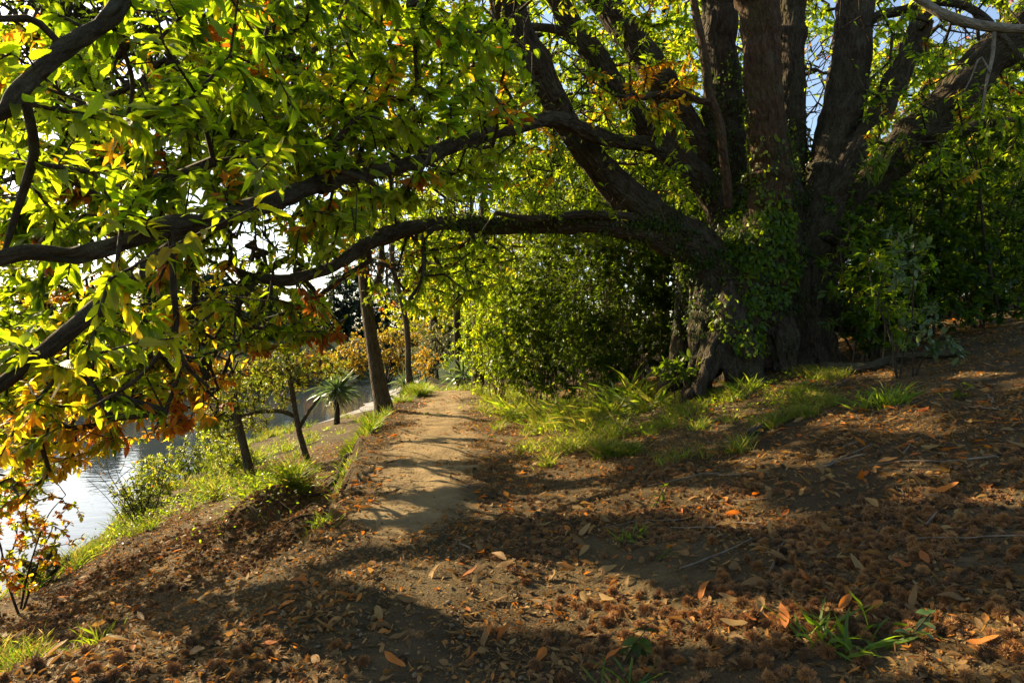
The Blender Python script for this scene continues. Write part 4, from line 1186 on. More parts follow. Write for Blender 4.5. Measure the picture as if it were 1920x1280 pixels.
# cabbage trees (sword leaves)
def cabbage(label, base, h, r, n, L, seed, rad=.06, group=None):
    rng = np.random.default_rng(seed)
    root = empty('cabbage_tree', base, label, 'cabbage tree', group)
    if h > .2:
        s = spline(np.array([base + [0, 0, -.1], base + [.03, 0, h * .5], base + [0, 0, h]]), 14)
        g = Geo(); tube(g, s, np.linspace(rad * 1.3, rad * .8, 14), 9, .15, seed); g.build('trunk', M_TWIG, root, True)
    top = base + np.array([0, 0, h])
    el = np.arcsin(rng.uniform(-.45, 1, n)); az = rng.uniform(0, 6.28, n)
    d = np.stack([np.cos(el) * np.cos(az), np.cos(el) * np.sin(az), np.sin(el)], -1)
    g = Geo()
    add_leaves(g, top + rng.normal(0, .03, (n, 3)), d, np.array([0, 0, 1.]) + rng.normal(0, .2, (n, 3)), L * rng.uniform(.75, 1.1, n), .045, TPL_MID, rng.uniform(0, .6, n), droop=np.where(el < .5, rng.uniform(.25, .6, n), rng.uniform(.02, .25, n)), fold=.3, rng=rng)
    m_ = n // 2
    az = rng.uniform(0, 6.28, m_)
    d = np.stack([np.cos(az) * .5, np.sin(az) * .5, rng.uniform(-1.2, .1, m_)], -1)
    add_leaves(g, top - np.array([0, 0, .06]) + rng.normal(0, .04, (m_, 3)), d, rng.normal(0, 1, (m_, 3)), L * rng.uniform(.4, .9, m_), .035, TPL_MID, np.full(m_, .95), droop=rng.uniform(.1, .5, m_), fold=.3, curl=.5, rng=rng)
    g.build('leaf_crown', M_SWORD, root, True)
    return root


cb = gp(630, 0, 21); cb[2] = -1.55
cabbage('young cabbage tree with a spiky grey-green head standing at the river edge', cb, 1.45, .06, 110, .85, 91, .08)
cabbage('low clump of upright sword leaves at the foot of the straight thin trunk', gp(868, 0, 22), .5, .05, 44, .9, 92)
cabbage('small spiky leaf clump by the trunk behind the leaning tree', gp(757, 0, 26), .7, .05, 30, .7, 93)

for i, (x, y, h, w_) in enumerate([(-6.55, 11.9, .75, 'nearest the bare twiggy shrub'), (-6.95, 13.4, .9, 'behind the bare twiggy shrub'), (-7.25, 15.2, .95, 'left of the thick-stemmed tree'), (-7.6, 17.4, 1.0, 'furthest up the water edge'), (-5.6, 13.8, .8, 'between the thick-stemmed tree and the sapling')]):
    make_shrub('riverside_weed', 'tall leafy green weed clump on the river bank, ' + w_, 'weed', (x, y, max(float(H(x, y, False)), WZ)), fan(7, .35, h, rg), [((0, 0, h * .6), (.5, .45, h * .45)), ((.2, -.2, h * .3), (.45, .4, h * .25))], 150, .09, M_LEAF if i % 2 else M_FEATHER, 760 + i,
               r=.008, agef=(.1, .45), wr=.3, k=(4, 8), ks=(4, 8), group='leafy weed clumps along the river bank')
# maple-like autumn bush at the lower left and bare riverside shrub
make_shrub('autumn_maple_bush', 'bush with small red, orange and yellow leaves at the lower left edge', 'bush', (-5.35, 7.3, float(H(-5.35, 7.3, False))), fan(6, .6, 1.3, rg),
           [((0, 0, .75), (.8, .6, .55)), ((-.5, -.4, .45), (.6, .5, .4)), ((.1, -.2, 1.3), (.5, .5, .35))], 330, .065, M_LEAF, 88, r=.014, agef=(.25, .85), wr=.55, k=(5, 9))
make_shrub('bare_river_shrub', 'nearly leafless shrub of thin arching twigs at the water edge', 'shrub', (-5.75, 10.6, float(H(-5.75, 10.6, False))), fan(12, .9, 1.15, rg),
           [((0, 0, .8), (.9, .6, .35))], 46, .05, M_LEAF, 89, r=.007, agef=(.4, .8), wr=.4, k=(0, 2), ks=(0, 2))
make_shrub('dark_bank_stump', 'dark tangled stump leaning over the water at the left', 'stump', (-5.95, 8.6, float(H(-5.95, 8.6, False))), [(-.3, 0, .35), (.1, .1, .5), (-.1, -.2, .3), (.25, 0, .3)],
           [((0, 0, .3), (.4, .3, .2))], 30, .06, M_DARK, 90, r=.09, agef=(.3, 1), wr=.5)

# ================================================================== climbers on the chestnut
def climber(label, spots, n, L, seed, age=(.05, .35)):
    rng = np.random.default_rng(seed)
    px, py = proj(SP)
    face = (SN[:, 1] < .15)
    pts = []; nrm = []
    w = np.zeros(len(SP))
    for a, b, c, d, s in spots:
        e = ((px - a) / c) ** 2 + ((py - b) / d) ** 2
        w = np.maximum(w, s * (e < 1))
    w = w * face
    w *= np.clip(.55 + 2.2 * noise3(SP, .18, seed), 0, 1)
    ids = rng.choice(len(SP), n, p=w / w.sum())
    p = SP[ids] + rng.normal(0, .02, (n, 3)); nn = unit(SN[ids] + rng.normal(0, .25, (n, 3)))
    root = empty('climbing_plant', p[np.argmin(p[:, 2])], label, 'climbing plant', 'climbers on the chestnut trunk')
    g = Geo()
    dirn = np.array([0, -.15, -.8]) + nn * .45 + rng.normal(0, .45, (n, 3))
    add_leaves(g, p + nn * rng.uniform(.01, .06, (n, 1)), dirn, nn + rng.normal(0, .3, (n, 3)), L * rng.uniform(.6, 1.2, n), L * .5, TPL_OV, rng.uniform(*age, n), droop=.2, rng=rng)
    g.build('foliage', M_LEAF if seed == 171 else M_SHRUB, root, True)
    # a few clinging stems
    g = Geo()
    for _ in range(7):
        i = rng.choice(ids); q = SP[i] + SN[i] * .015
        line = [q]
        for s in range(9):
            tgt = line[-1] + np.array([rng.normal(0, .06), -.02, .11])
            j = np.argmin(((SP - tgt) ** 2).sum(1)); line.append(SP[j] + SN[j] * .02)
        tube(g, spline(np.array(line), 24), np.full(24, .006), 5, 0, seed)
    g.build('stem', M_TWIG, root, True)


climber('bright leafy climber hanging over the middle of the chestnut bole', [(1425, 470, 75, 120, 1), (1440, 340, 45, 90, .5), (1400, 580, 70, 90, .35)], 4600, .085, 171, (.04, .34))
climber('dark ivy carpet on the fork at the left of the bole', [(1340, 430, 90, 90, 1), (1370, 260, 45, 160, .8), (1300, 560, 50, 80, .5)], 5200, .06, 172, (.0, .25))
climber('thin ivy around the right stems above the root hollow', [(1490, 330, 40, 110, 1), (1480, 520, 60, 70, .8), (1540, 480, 60, 120, .25)], 2600, .055, 173, (.0, .25))
climber('scattered creeper on top of the low mossy limb', [(1000, 420, 160, 26, 1), (1180, 425, 90, 30, 1)], 1500, .055, 174, (.1, .4))

# reddish dead sapling stem in front of the bole
g = Geo(); p, r = limb_tube(g, [(1365, 390, 9.0, 8), (1362, 330, 8.9, 9), (1350, 240, 8.8, 9), (1330, 160, 8.8, 8), (1312, 60, 8.8, 8), (1300, -20, 8.8, 7), (1290, -160, 8.8, 5)], 9, 351, .12)
dead = empty('dead_stem', p[0], 'thin reddish dead stem running up the front of the left stems', 'dead stem')
g.build('stem', M_BARKR, dead, True)
g = Geo(); limb_tube(g, [(1335, 190, 8.8, 6), (1310, 190, 8.75, 6), (1270, 172, 8.7, 5), (1240, 180, 8.6, 4)], 7, 352, .12); g.build('side_twig', M_BARKR, dead, True)
# pale dead branch lodged in the upper right
g = Geo(); p, r = limb_tube(g, [(1690, -30, 8.6, 7), (1735, 8, 8.5, 8), (1780, 32, 8.4, 9), (1850, 50, 8.3, 9), (1930, 55, 8.2, 8), (2040, 40, 8.1, 6)], 9, 353, .1)
pale = empty('pale_dead_branch', p[2], 'pale bare dead branch caught across the top right corner', 'dead branch')
g.build('branch', M_PALE, pale, True)
g = Geo(); limb_tube(g, [(1866, 52, 8.3, 3.5), (1862, 110, 8.25, 3.5), (1852, 150, 8.2, 3), (1843, 195, 8.2, 2), (1842, 215, 8.2, 1.5)], 6, 354, .1)
limb_tube(g, [(1855, 140, 8.2, 2), (1838, 108, 8.2, 2), (1822, 145, 8.2, 1.5), (1806, 175, 8.2, 1.2)], 6, 355, .1); g.build('twig', M_PALE, pale, True)

# stump-like old root at the bank edge beside the path
b = gp(645, 0, 9.3)
st = empty('broken_stump', b, 'small dark broken stump on the eroded bank edge beside the path', 'stump')
g = Geo(); tube(g, spline(np.array([b + [0, 0, -.25], b + [-.02, 0, .05], b + [.05, 0, .28], b + [.10, 0, .38]]), 12), np.linspace(.15, .07, 12), 11, .25, 361); g.build('trunk', M_TWIG, st, True)
g = Geo()
for dx, dy in ((-.3, -.25), (-.4, .1), (.1, -.4)):
    tube(g, spline(np.array([b + [0, 0, .05], b + [dx * .5, dy * .5, .0], b + [dx, dy, -.25]]), 8), np.linspace(.06, .02, 8), 7, .2, 362)
g.build('root', M_TWIG, st, True)
def onto(x, y, dz=-.01):
    return np.stack([x, y, H(x, y) + dz], -1)


# roots laid bare on the eroded bank
rng = np.random.default_rng(365)
for i, (x, y) in enumerate([(-1.75, 7.4), (-1.9, 7.0), (-1.62, 5.9), (-1.7, 5.3), (-2.1, 8.6), (-2.2, 9.8), (-1.75, 6.6), (-2.5, 7.9)]):
    t = np.linspace(0, 1, 7)
    lx = x - .55 * t + rng.normal(0, .05, 7); ly = y - .25 * t * rng.uniform(-1, 2) + rng.normal(0, .04, 7)
    g = Geo(); tube(g, spline(onto(lx, ly, .0) + np.stack([0 * t, 0 * t, .05 * np.sin(3.14 * t)], -1), 20), np.linspace(.022, .006, 20) * rng.uniform(.5, 1.2), 6, .2, 366 + i)
    tag(g.build('exposed_root', M_TWIG, None, True), 'bare root hanging down the eroded bank left of the path', 'root', 'roots bared on the eroded bank')
print('plants', time.time() - T0)

# ================================================================== GRASS AND WEEDS
def blades(geo, base, L, W, lean, age, rng, tpl=TPL_BL):
    n = len(base)
    az = rng.uniform(0, 6.28, n)
    d = np.stack([np.cos(az) * lean, np.sin(az) * lean, np.ones(n)], -1)
    up = np.stack([np.cos(az), np.sin(az), -lean * np.ones(n)], -1) * -1 + rng.normal(0, .3, (n, 3))
    add_leaves(geo, base, d, up, L, W, tpl, age, droop=rng.uniform(.1, .65, n), fold=.2, rng=rng)




def grass_field(name, label, spots, n, L, W, seed, age=(0, .6), clump=.35, dry=.12):
    rng = np.random.default_rng(seed)
    X_, Y_ = [], []
    tot = sum(a[4] for a in spots)
    for px, Y, rx, ry, s in spots:   # centre by ground position x, y and radii in metres
        m_ = int(n * s / tot)
        nc = max(3, m_ // 14)
        th = rng.uniform(0, 6.28, nc); rr = np.sqrt(rng.random(nc))
        cx = px + rx * rr * np.cos(th); cy = Y + ry * rr * np.sin(th)
        keep = rng.random(nc) < np.clip(.35 + 2.6 * noise2(cx, cy, .55, seed), .02, 1)
        cx, cy = cx[keep], cy[keep]
        k = rng.integers(0, len(cx), m_)
        X_.append(cx[k] + rng.normal(0, .045, m_)); Y_.append(cy[k] + rng.normal(0, .045, m_))
    x = np.concatenate(X_); y = np.concatenate(Y_)
    g = Geo()
    ag = np.where(rng.random(len(x)) < dry, rng.uniform(.7, 1, len(x)), rng.uniform(*age, len(x)))
    sc_ = .55 + .9 * np.clip(.5 + noise2(x, y, .8, seed + 3), 0, 1)
    blades(g, onto(x, y), L * sc_ * rng.uniform(.5, 1.25, len(x)), W, rng.uniform(.1, .8, len(x)), ag, rng)
    o = g.build(name, M_GRASS, None, True)
    return tag(o, label, 'grass', kind='stuff')


def gx_(px, Y): return (px - 960) / F * Y


grass_field('verge_grass', 'sunlit grass along the right side of the path under the thicket',
            [(gx_(960, 15), 15, .9, 2.2, 1.6), (gx_(1000, 11.5), 11.5, .7, 1.6, 1.2), (gx_(1060, 13), 13, 1.2, 1.2, 1.), (gx_(1150, 10.5), 10.5, 1.2, 1.1, 1.2), (gx_(1060, 9), 8.6, .7, .7, .8), (gx_(930, 18), 18, .6, 1.2, .8)], 9500, .24, .006, 201, dry=.28, age=(.05, .6))
grass_field('root_grass', 'grass and low herbs around the foot of the chestnut',
            [(gx_(1300, 8.6), 8.4, .9, .8, 1.), (gx_(1420, 8.4), 8.3, .9, .6, 1.2), (gx_(1400, 7.2), 7.2, .7, .6, .8), (gx_(1210, 9), 8.8, .8, .8, .8), (gx_(1520, 8.6), 8.4, .4, .4, .4), (gx_(1250, 7.6), 7.5, .9, .5, .6), (gx_(1450, 7.3), 7.2, .6, .4, .5), (gx_(1080, 7.8), 7.6, .5, .6, .5), (gx_(1330, 6.4), 6.4, .5, .35, .2)], 9000, .17, .005, 202, dry=.3, age=(.02, .6))
grass_field('edge_grass', 'bright grass on the bank edge left of the path',
            [(gx_(685, 12.6), 12.6, .32, 1.0, 1.5), (gx_(770, 17), 17.2, .35, 1.8, 1.), (gx_(655, 9.5), 10.0, .18, .9, .35), (gx_(845, 21), 21, 1.2, 1.0, .8), (gx_(640, 8), 7.8, .10, .5, .05)], 9000, .27, .008, 203, dry=.10)
grass_field('riverbank_grass', 'rank grass and weeds along the river edge',
            [(-5.6, 11.3, .7, 1.4, 1.2), (-4.7, 12.0, .8, 1.0, .9), (-3.05, 8.7, .42, .6, .8), (-3.6, 10.6, .6, .8, .7), (-5.8, 9.2, .35, .6, .4), (-5.9, 15, .9, 2.2, 1.2), (-5.0, 16, 1.2, 2.5, .5), (-5.5, 21, 1.6, 2.5, .8)] + [(float(np.interp(y_, *WATER)) + .45, y_, .4, .7, .32) for y_ in np.arange(8.5, 24, 1.0)], 8500, .30, .008, 204, dry=.22)
grass_field('near_bank_grass', 'tufty grass on the bank at the lower left corner',
            [(-4.1, 5.2, .5, .5, 1.), (-3.1, 4.0, .4, .35, .8), (-2.55, 3.35, .3, .25, .4), (-4.9, 6.5, .4, .6, .7), (-2.35, 4.1, .6, .2, .3)], 1700, .20, .006, 205, dry=.3)
# broad-leaved ground weeds among the grass
rng = np.random.default_rng(206)
g = Geo()
for (x0, y0, rx, ry, n) in [(-3.05, 8.6, .5, .7, 800), (-4.6, 11.8, 1.0, 1.2, 800), (-5.6, 10.6, .6, 1.2, 500), (2.2, 8.2, 1.4, .7, 420), (3.0, 7.5, .6, .6, 200), (.9, 9.0, .8, .9, 420), (-5.4, 15, 1.2, 2.4, 900), (.2, 15, 1.2, 2.5, 700), (1.7, 10.5, .9, 1.0, 400)]:
    x = rng.normal(x0, rx * .6, n); y = rng.normal(y0, ry * .6, n)
    bz = onto(x, y, 0) + np.stack([np.zeros(n), np.zeros(n), rng.uniform(.01, .26, n) * (1 if x0 < -3 else .5)], -1)
    d = rng.normal(0, 1, (n, 3)) * [1, 1, .35]
    add_leaves(g, bz, d, np.array([0, 0, 1.]) + rng.normal(0, .4, (n, 3)), rng.uniform(.025, .065, n), .026, TPL_OV, rng.uniform(.0, .28, n), droop=.2, rng=rng)
tag(g.build('ground_herbs', M_LEAF, None, True), 'low broad-leaved herbs and creepers scattered through the grass', 'ground cover', kind='stuff')


def tuft(label, x, y, n, L, W, seed, age=(.0, .5), lean=(.15, .9), name='grass_tuft', spread=.05):
    rng = np.random.default_rng(seed)
    z = float(H(x, y))
    root = None
    g = Geo()
    base = np.stack([x + rng.normal(0, spread, n), y + rng.normal(0, spread, n)], -1)
    base = onto(base[:, 0], base[:, 1])
    blades(g, base, L * rng.uniform(.5, 1.1, n), W, rng.uniform(*lean, n), rng.uniform(*age, n), rng, TPL_MID)
    o = g.build(name, M_GRASS, None, True)
    return tag(o, label, 'grass tuft')


tuft('spiky arching grass clump in front of the thicket, right of the path', gx_(1110, 9.4), 9.4, 46, .62, .012, 211, (.3, .65), (.3, 1.4))
tuft('bright green grass tuft at the bottom right among chestnut burrs', gx_(1590, 2.55), 2.62, 46, .20, .013, 212, (.05, .3), (.3, 1.4), spread=.07)
tuft('dark grass tuft growing from the bank edge at the path bend', gx_(600, 5.35), 5.35, 60, .15, .005, 213, (.1, .5), (.2, 1.), spread=.06)
tuft('grass tuft on the right slope below the pale-leaved sapling', gx_(1655, 6.5), 6.5, 150, .26, .006, 214, (.1, .5), (.2, 1.1), spread=.12)
tuft('tall thin grass tuft on the left bank rim', gx_(190, 4.9), 4.9, 26, .26, .005, 215, (.2, .6), (.1, .8))
tuft('lit grass tuft against the pale buttress root', gx_(1385, 8.5), 8.45, 60, .34, .009, 216, (.1, .5), (.2, 1.1), spread=.1)
tuft('wispy grass tuft in the burrs in the middle of the foreground', gx_(1185, 4.4), 4.4, 40, .14, .006, 217, (.1, .4), (.2, 1.2))
tuft('drooping grass tuft at the lower middle edge of the picture', gx_(1170, 2.6), 2.62, 30, .18, .009, 218, (.0, .3), (.3, 1.3))
tuft('spiky grass tuft perched in the fork of the right-hand stems', 0, 0, 1, .01, .01, 219) if False else None
for i, (px, Y) in enumerate([(1010, 11.2), (1075, 10.6), (1150, 9.7), (1215, 9.3), (960, 13.4), (1180, 10.6), (1045, 12.0)]):
    tuft('long thin arching grass clump at the foot of the thicket', gx_(px, Y), Y, 55, .55 + .1 * (i % 3), .007, 610 + i, (.1, .65), (.3, 1.5), spread=.10)['group'] = 'arching grass clumps along the thicket'
# tuft perched on the stem fork
rng = np.random.default_rng(219)
g = Geo(); c = P(1640, 345, 9.3); n = 22
az = rng.uniform(0, 6.28, n); ln = rng.uniform(.1, .7, n)
add_leaves(g, c + rng.normal(0, .03, (n, 3)), np.stack([np.cos(az) * ln, np.sin(az) * ln, np.ones(n)], -1), rng.normal(0, 1, (n, 3)), rng.uniform(.3, .75, n), .007, TPL_MID, rng.uniform(.1, .5, n), droop=rng.uniform(.1, .5, n), rng=rng)
tag(g.build('perching_grass', M_GRASS, None, True), 'long grass tuft growing in the fork under the slender right stem', 'grass tuft')


# small broad-leaved weed at the bottom right
def weed(label, x, y, h, n, L, seed, mat=M_SHRUB, age=(.1, .45), lean=(.1, 0)):
    rng = np.random.default_rng(seed)
    b = np.array([x, y, float(H(x, y)) - .02])
    root = empty('weed', b, label, 'weed')
    s = spline(np.array([b, b + [lean[0] * .4, lean[1] * .4, h * .5], b + [lean[0], lean[1], h]]), 10)
    g = Geo(); tube(g, s, np.linspace(.005, .002, 10), 6, 0, seed); g.build('stem', M_GRASS if False else M_TWIG, root, True)
    k = rng.integers(2, 10, n)
    d = rng.normal(0, 1, (n, 3)) * [1, 1, .25] + [0, 0, .25]
    g = Geo(); add_leaves(g, s[k], d, np.array([0, 0, 1.]) + rng.normal(0, .25, (n, 3)), L * rng.uniform(.6, 1.1, n), L * .42, TPL_OVH, rng.uniform(*age, n), droop=.3, rng=rng); g.build('foliage', mat, root, True)


weed('small grey-green weed with a bent pale stalk at the bottom right', gx_(1700, 2.5), 2.52, .14, 12, .07, 221, lean=(.1, 0), mat=M_VARI, age=(0, .3))
weed('tiny green weed beside the path among the fallen leaves', gx_(1230, 3.9), 3.9, .10, 9, .05, 222)
weed('slim pointed-leaf weed at the bottom centre', gx_(1165, 2.85), 2.85, .16, 12, .08, 223)
weed('small leafy weed in the burrs left of the bare soil', gx_(1225, 4.9), 4.9, .22, 11, .07, 224)
weed('lone green weed on the dim right slope', gx_(1790, 6.1), 6.1, .16, 14, .09, 225)
weed('little weed at the bottom right corner', gx_(1885, 2.75), 2.75, .05, 10, .03, 226)
weed('thin leafy weed on the left bank of burrs', gx_(200, 4.8), 4.8, .16, 12, .05, 227)

# ================================================================== BURRS
def burr_mesh(name, nsp, R, seed, w=.0022):
    rng = np.random.default_rng(seed)
    g = Geo()
    # core: a lumpy ball
    th = np.linspace(0, np.pi, 7); ph = np.linspace(0, 2 * np.pi, 9)[:-1]
    TH, PH = np.meshgrid(th, ph, indexing='ij')
    core = np.stack([np.sin(TH) * np.cos(PH), np.sin(TH) * np.sin(PH), np.cos(TH)], -1).reshape(-1, 3) * R * .52
    idx = np.arange(56).reshape(7, 8); a = idx[:-1]; b = idx[1:]
    Q = np.stack([a, np.roll(a, -1, 1), np.roll(b, -1, 1), b], -1).reshape(-1, 4)
    g.add(core, Q, tip=np.zeros(56), rnd=np.full(56, rng.random()))
    i = np.arange(nsp) + .5
    phi = np.arccos(1 - 2 * i / nsp); al = np.pi * (1 + 5 ** .5) * i
    d = np.stack([np.cos(al) * np.sin(phi), np.sin(al) * np.sin(phi), np.cos(phi)], -1)
    d = unit(d + rng.normal(0, .25, (nsp, 3)))
    t1 = unit(np.cross(d, rng.normal(0, 1, (nsp, 3)))); t2 = np.cross(d, t1)
    bz = d * R * .45; tipv = d * R * rng.uniform(.78, 1.12, (nsp, 1)) + rng.normal(0, .05 * R, (nsp, 3))
    V = np.stack([bz + t1 * w, bz - t1 * .5 * w + t2 * .87 * w, bz - t1 * .5 * w - t2 * .87 * w, tipv], 1).reshape(-1, 3)
    o = (np.arange(nsp) * 4)[:, None]
    Fs = np.concatenate([o + [0, 1, 3], o + [1, 2, 3], o + [2, 0, 3]])
    rv = rng.random()
    g.add(V, Fs, tip=np.tile([.1, .1, .1, 1.], nsp), rnd=np.full(len(V), rv))
    return g.build(name, M_BURR, None, False, link=False)


def burr_density(x, y):
    d = edge_x(y) - x
    # right-hand litter and the lower bank; the path and the bare soil patch stay thin
    right = sstep(.15, .9, x - path_x(y) - .1) * sstep(8.2, 6.2, y) * (1 - .93 * sstep(1.5, 2.2, x - .0 * y) * sstep(3.9, 4.8, y)) * (1 - .75 * sstep(5.2, 6.6, y))
    left = sstep(.35, .8, d) * sstep(10.5, 9.0, y) * sstep(-5.6, -4.6, x) * .9
    fg = sstep(3.7, 2.9, y) * sstep(-.1, -.5, x) * .30
    px_ = 1 - .85 * np.exp(-((x - path_x(y)) / .45) ** 2)
    den = np.maximum(np.maximum(right, left), fg) * np.where(d > .2, 1, px_)
    return den * np.clip(.55 + 1.7 * noise2(x, y, .55, 71) + .5 * noise2(x, y, .2, 72), .03, 1)


rng = np.random.default_rng(300)
NB = 60000
bx = rng.uniform(-6.2, 4.2, NB); by_ = rng.uniform(1.9, 10.5, NB)
pxx, pyy = proj(onto(bx, by_))
ok = (rng.random(NB) < burr_density(bx, by_) * .62) & (pxx > -80) & (pxx < 2000) & (pyy < 1340)
bx, by_ = bx[ok], by_[ok]
sz = rng.uniform(.018, .037, len(bx))
bz = H(bx, by_) + sz * .45
pos_b = np.stack([bx, by_, bz], -1)
app = sz / np.linalg.norm(pos_b - [0, 0, CAMH], axis=1)
inside = (proj(pos_b)[1] < 1275) & (proj(pos_b)[0] > 4) & (proj(pos_b)[0] < 1916)
order = np.argsort(-(app * inside))
print('burrs', len(bx))
hi = [burr_mesh('chestnut_burr', 330, 1.0, 310 + i, .055).data for i in range(5)]
BLAB = {('right', 0): None}
for q in order[:300]:
    o = bpy.data.objects.new('chestnut_burr', hi[int(rng.integers(5))])
    o.location = pos_b[q]; o.rotation_euler = rng.uniform(0, 6.28, 3)
    s = sz[q]; o.scale = (s * rng.uniform(.9, 1.15), s * rng.uniform(.9, 1.15), s * rng.uniform(.5, 1.0))
    COL.objects.link(o)
    if bx[q] < 0: lb, gp_ = 'spiky brown chestnut burr on the dark ground at lower left of the path', 'chestnut burrs in the left foreground'
    else: lb, gp_ = 'spiky brown chestnut burr in the litter of the right foreground', 'chestnut burrs in the right foreground'
    tag(o, lb, 'chestnut burr', gp_)
rest = order[300:]
g = Geo()
los = []
for i in range(6):
    o = burr_mesh('tmp', 64, 1.0, 330 + i, .09); los.append(o)
tmpl = []
for o in los:
    me = o.data
    V = np.zeros(len(me.vertices) * 3, np.float32); me.vertices.foreach_get('co', V)
    tp = np.zeros(len(me.vertices), np.float32); me.attributes['tip'].data.foreach_get('value', tp)
    tri = [list(p.vertices) for p in me.polygons if len(p.vertices) == 3]; qd = [list(p.vertices) for p in me.polygons if len(p.vertices) == 4]
    tmpl.append((V.reshape(-1, 3).astype(float), tp, np.array(tri), np.array(qd)))
    bpy.data.objects.remove(o)
for i in range(6):
    sel = rest[i::6]
    V, tp, tri, qd = tmpl[i]
    n = len(sel)
    a = rng.uniform(0, 6.28, n); c, s = np.cos(a), np.sin(a)
    R = np.zeros((n, 3, 3)); R[:, 0, 0] = c; R[:, 0, 1] = -s; R[:, 1, 0] = s; R[:, 1, 1] = c; R[:, 2, 2] = rng.uniform(.5, 1, n)
    W = np.einsum('nij,kj->nki', R, V) * sz[sel][:, None, None] + pos_b[sel][:, None]
    off = (np.arange(n) * len(V))[:, None, None]
    g.add(W.reshape(-1, 3), [(tri[None] + off).reshape(-1, 3), (qd[None] + off).reshape(-1, 4)], tip=np.tile(tp, n), rnd=np.repeat(rng.random(n), len(V)))
tag(g.build('burr_carpet', M_BURR, None, False), 'carpet of spiky brown chestnut burrs covering the bank and slope further off', 'chestnut burrs', kind='stuff')

# ================================================================== FALLEN LEAVES, CRUMBS, STICKS
def fallen_density(x, y):
    d = edge_x(y) - x
    p = 1 - .65 * np.exp(-((x - path_x(y) + .05) / .32) ** 2)
    return p * np.where(d > .2, .6 * sstep(17, 13, y), 1.) * np.clip(.5 + 1.4 * noise2(x, y, .8, 75), .08, 1)


NF = 42000
fx = rng.uniform(-6, 7.5, NF); fy = rng.uniform(1.9, 19, NF)
px_, py_ = proj(onto(fx, fy))
ok = (rng.random(NF) < fallen_density(fx, fy) * .42) & (px_ > -50) & (px_ < 1970) & (py_ < 1320)
fx, fy = fx[ok], fy[ok]
pf = onto(fx, fy, .012)
bd = burr_density(fx, fy)
pf[:, 2] += .030 * (bd > .25) * rng.random(len(fx))
FL = rng.uniform(.055, .14, len(fx)) * np.where(fy > 8, .85, 1)
app = FL / np.linalg.norm(pf - [0, 0, CAMH], axis=1)
pp = proj(pf)
vis = (pp[0] > 10) & (pp[0] < 1910) & (pp[1] < 1268)
order = np.argsort(-(app * vis))
lmesh = []
for i in range(12):
    r2 = np.random.default_rng(400 + i)
    g = Geo()
    c = r2.uniform(0, .5)
    add_leaves(g, np.array([[-.5, 0, 0]]), np.array([[1., 0, r2.uniform(0, .25)]]), np.array([[0, r2.normal(0, .2), 1.]]), 1.0, r2.uniform(.26, .40), TPL_HI if i % 2 else TPL_MID, np.array([0.]), rnd=r2.random(1), droop=r2.uniform(-.35, .35), fold=r2.uniform(-.2, .7), curl=.35, rng=r2)
    lmesh.append(g)
kinds = [('tan', (.30, .58)), ('brown', (.05, .28)), ('orange', (.72, 1.0))]
meshes = {}
for kn, (a, b) in kinds:
    for i, g in enumerate(lmesh):
        nv = sum(len(v) for v in g.V)
        g.A['age'] = [np.full(nv, np.random.default_rng(i + 5).uniform(a, b))]
        o = g.build('fallen_leaf', M_DRY, None, True, link=False)
        meshes.setdefault(kn, []).append(o.data)
for q in order[:300]:
    kn = rng.choice(['tan', 'brown', 'orange'], p=[.42, .40, .18])
    o = bpy.data.objects.new('fallen_leaf', meshes[kn][int(rng.integers(12))])
    o.location = pf[q] + [0, 0, .006]; o.rotation_euler = (rng.normal(0, .28), rng.normal(0, .28), rng.uniform(0, 6.28))
    o.scale = (FL[q],) * 3
    COL.objects.link(o)
    side = 'right of the path' if fx[q] > path_x(fy[q]) + .5 else ('on the bank left of the path' if fx[q] < edge_x(fy[q]) else 'on the path')
    tag(o, {'tan': 'dry tan chestnut leaf lying ', 'brown': 'dark brown withered chestnut leaf lying ', 'orange': 'bright orange fallen chestnut leaf lying '}[kn] + side, 'fallen leaf', {'tan': 'tan', 'brown': 'dark brown', 'orange': 'orange'}[kn] + ' fallen leaves ' + side)
rest = order[300:]
g = Geo(); n = len(rest)
az = rng.uniform(0, 6.28, n)
ag = np.where(rng.random(n) < .26, rng.uniform(.7, 1, n), rng.uniform(.02, .6, n))
add_leaves(g, pf[rest], np.stack([np.cos(az), np.sin(az), rng.uniform(-.05, .3, n)], -1), np.array([0, 0, 1.]) + rng.normal(0, .35, (n, 3)), FL[rest], FL[rest] * .36, TPL_LO, ag, droop=rng.uniform(-.3, .3, n), fold=.4, curl=.3, rng=rng)
tag(g.build('leaf_litter', M_DRY, None, True), 'scattered fallen leaves further along the path and bank', 'leaf litter', kind='stuff')
# crumbs: broken leaf bits and husks
NC = 430000
cx = rng.uniform(-6, 7, NC); cy = 1.9 + 13 * rng.random(NC) ** 1.9
cp_ = onto(cx, cy, .006)
px_, py_ = proj(cp_)
pden = 1 - .45 * sstep(4., 6., cy) * np.exp(-((cx - path_x(cy) + .05) / .4) ** 2)
ok = (px_ > -40) & (px_ < 1960) & (py_ < 1310) & (rng.random(NC) < pden * np.clip(.65 + 1.2 * noise2(cx, cy, .5, 77), .15, 1) * .85)
cp_ = cp_[ok]; n = len(cp_)
az = rng.uniform(0, 6.28, n)
CL = .010 + .045 * rng.random(n) ** 2
g = Geo()
add_leaves(g, cp_, np.stack([np.cos(az), np.sin(az), rng.uniform(-.1, .6, n)], -1), np.array([0, 0, 1.]) + rng.normal(0, .6, (n, 3)), CL, CL * rng.uniform(.12, .6, n), TPL_LO, np.where(rng.random(n) < .12, rng.uniform(.65, .9, n), rng.uniform(0, .55, n)), droop=rng.uniform(-.4, .4, n), fold=.3, curl=.3, rng=rng)
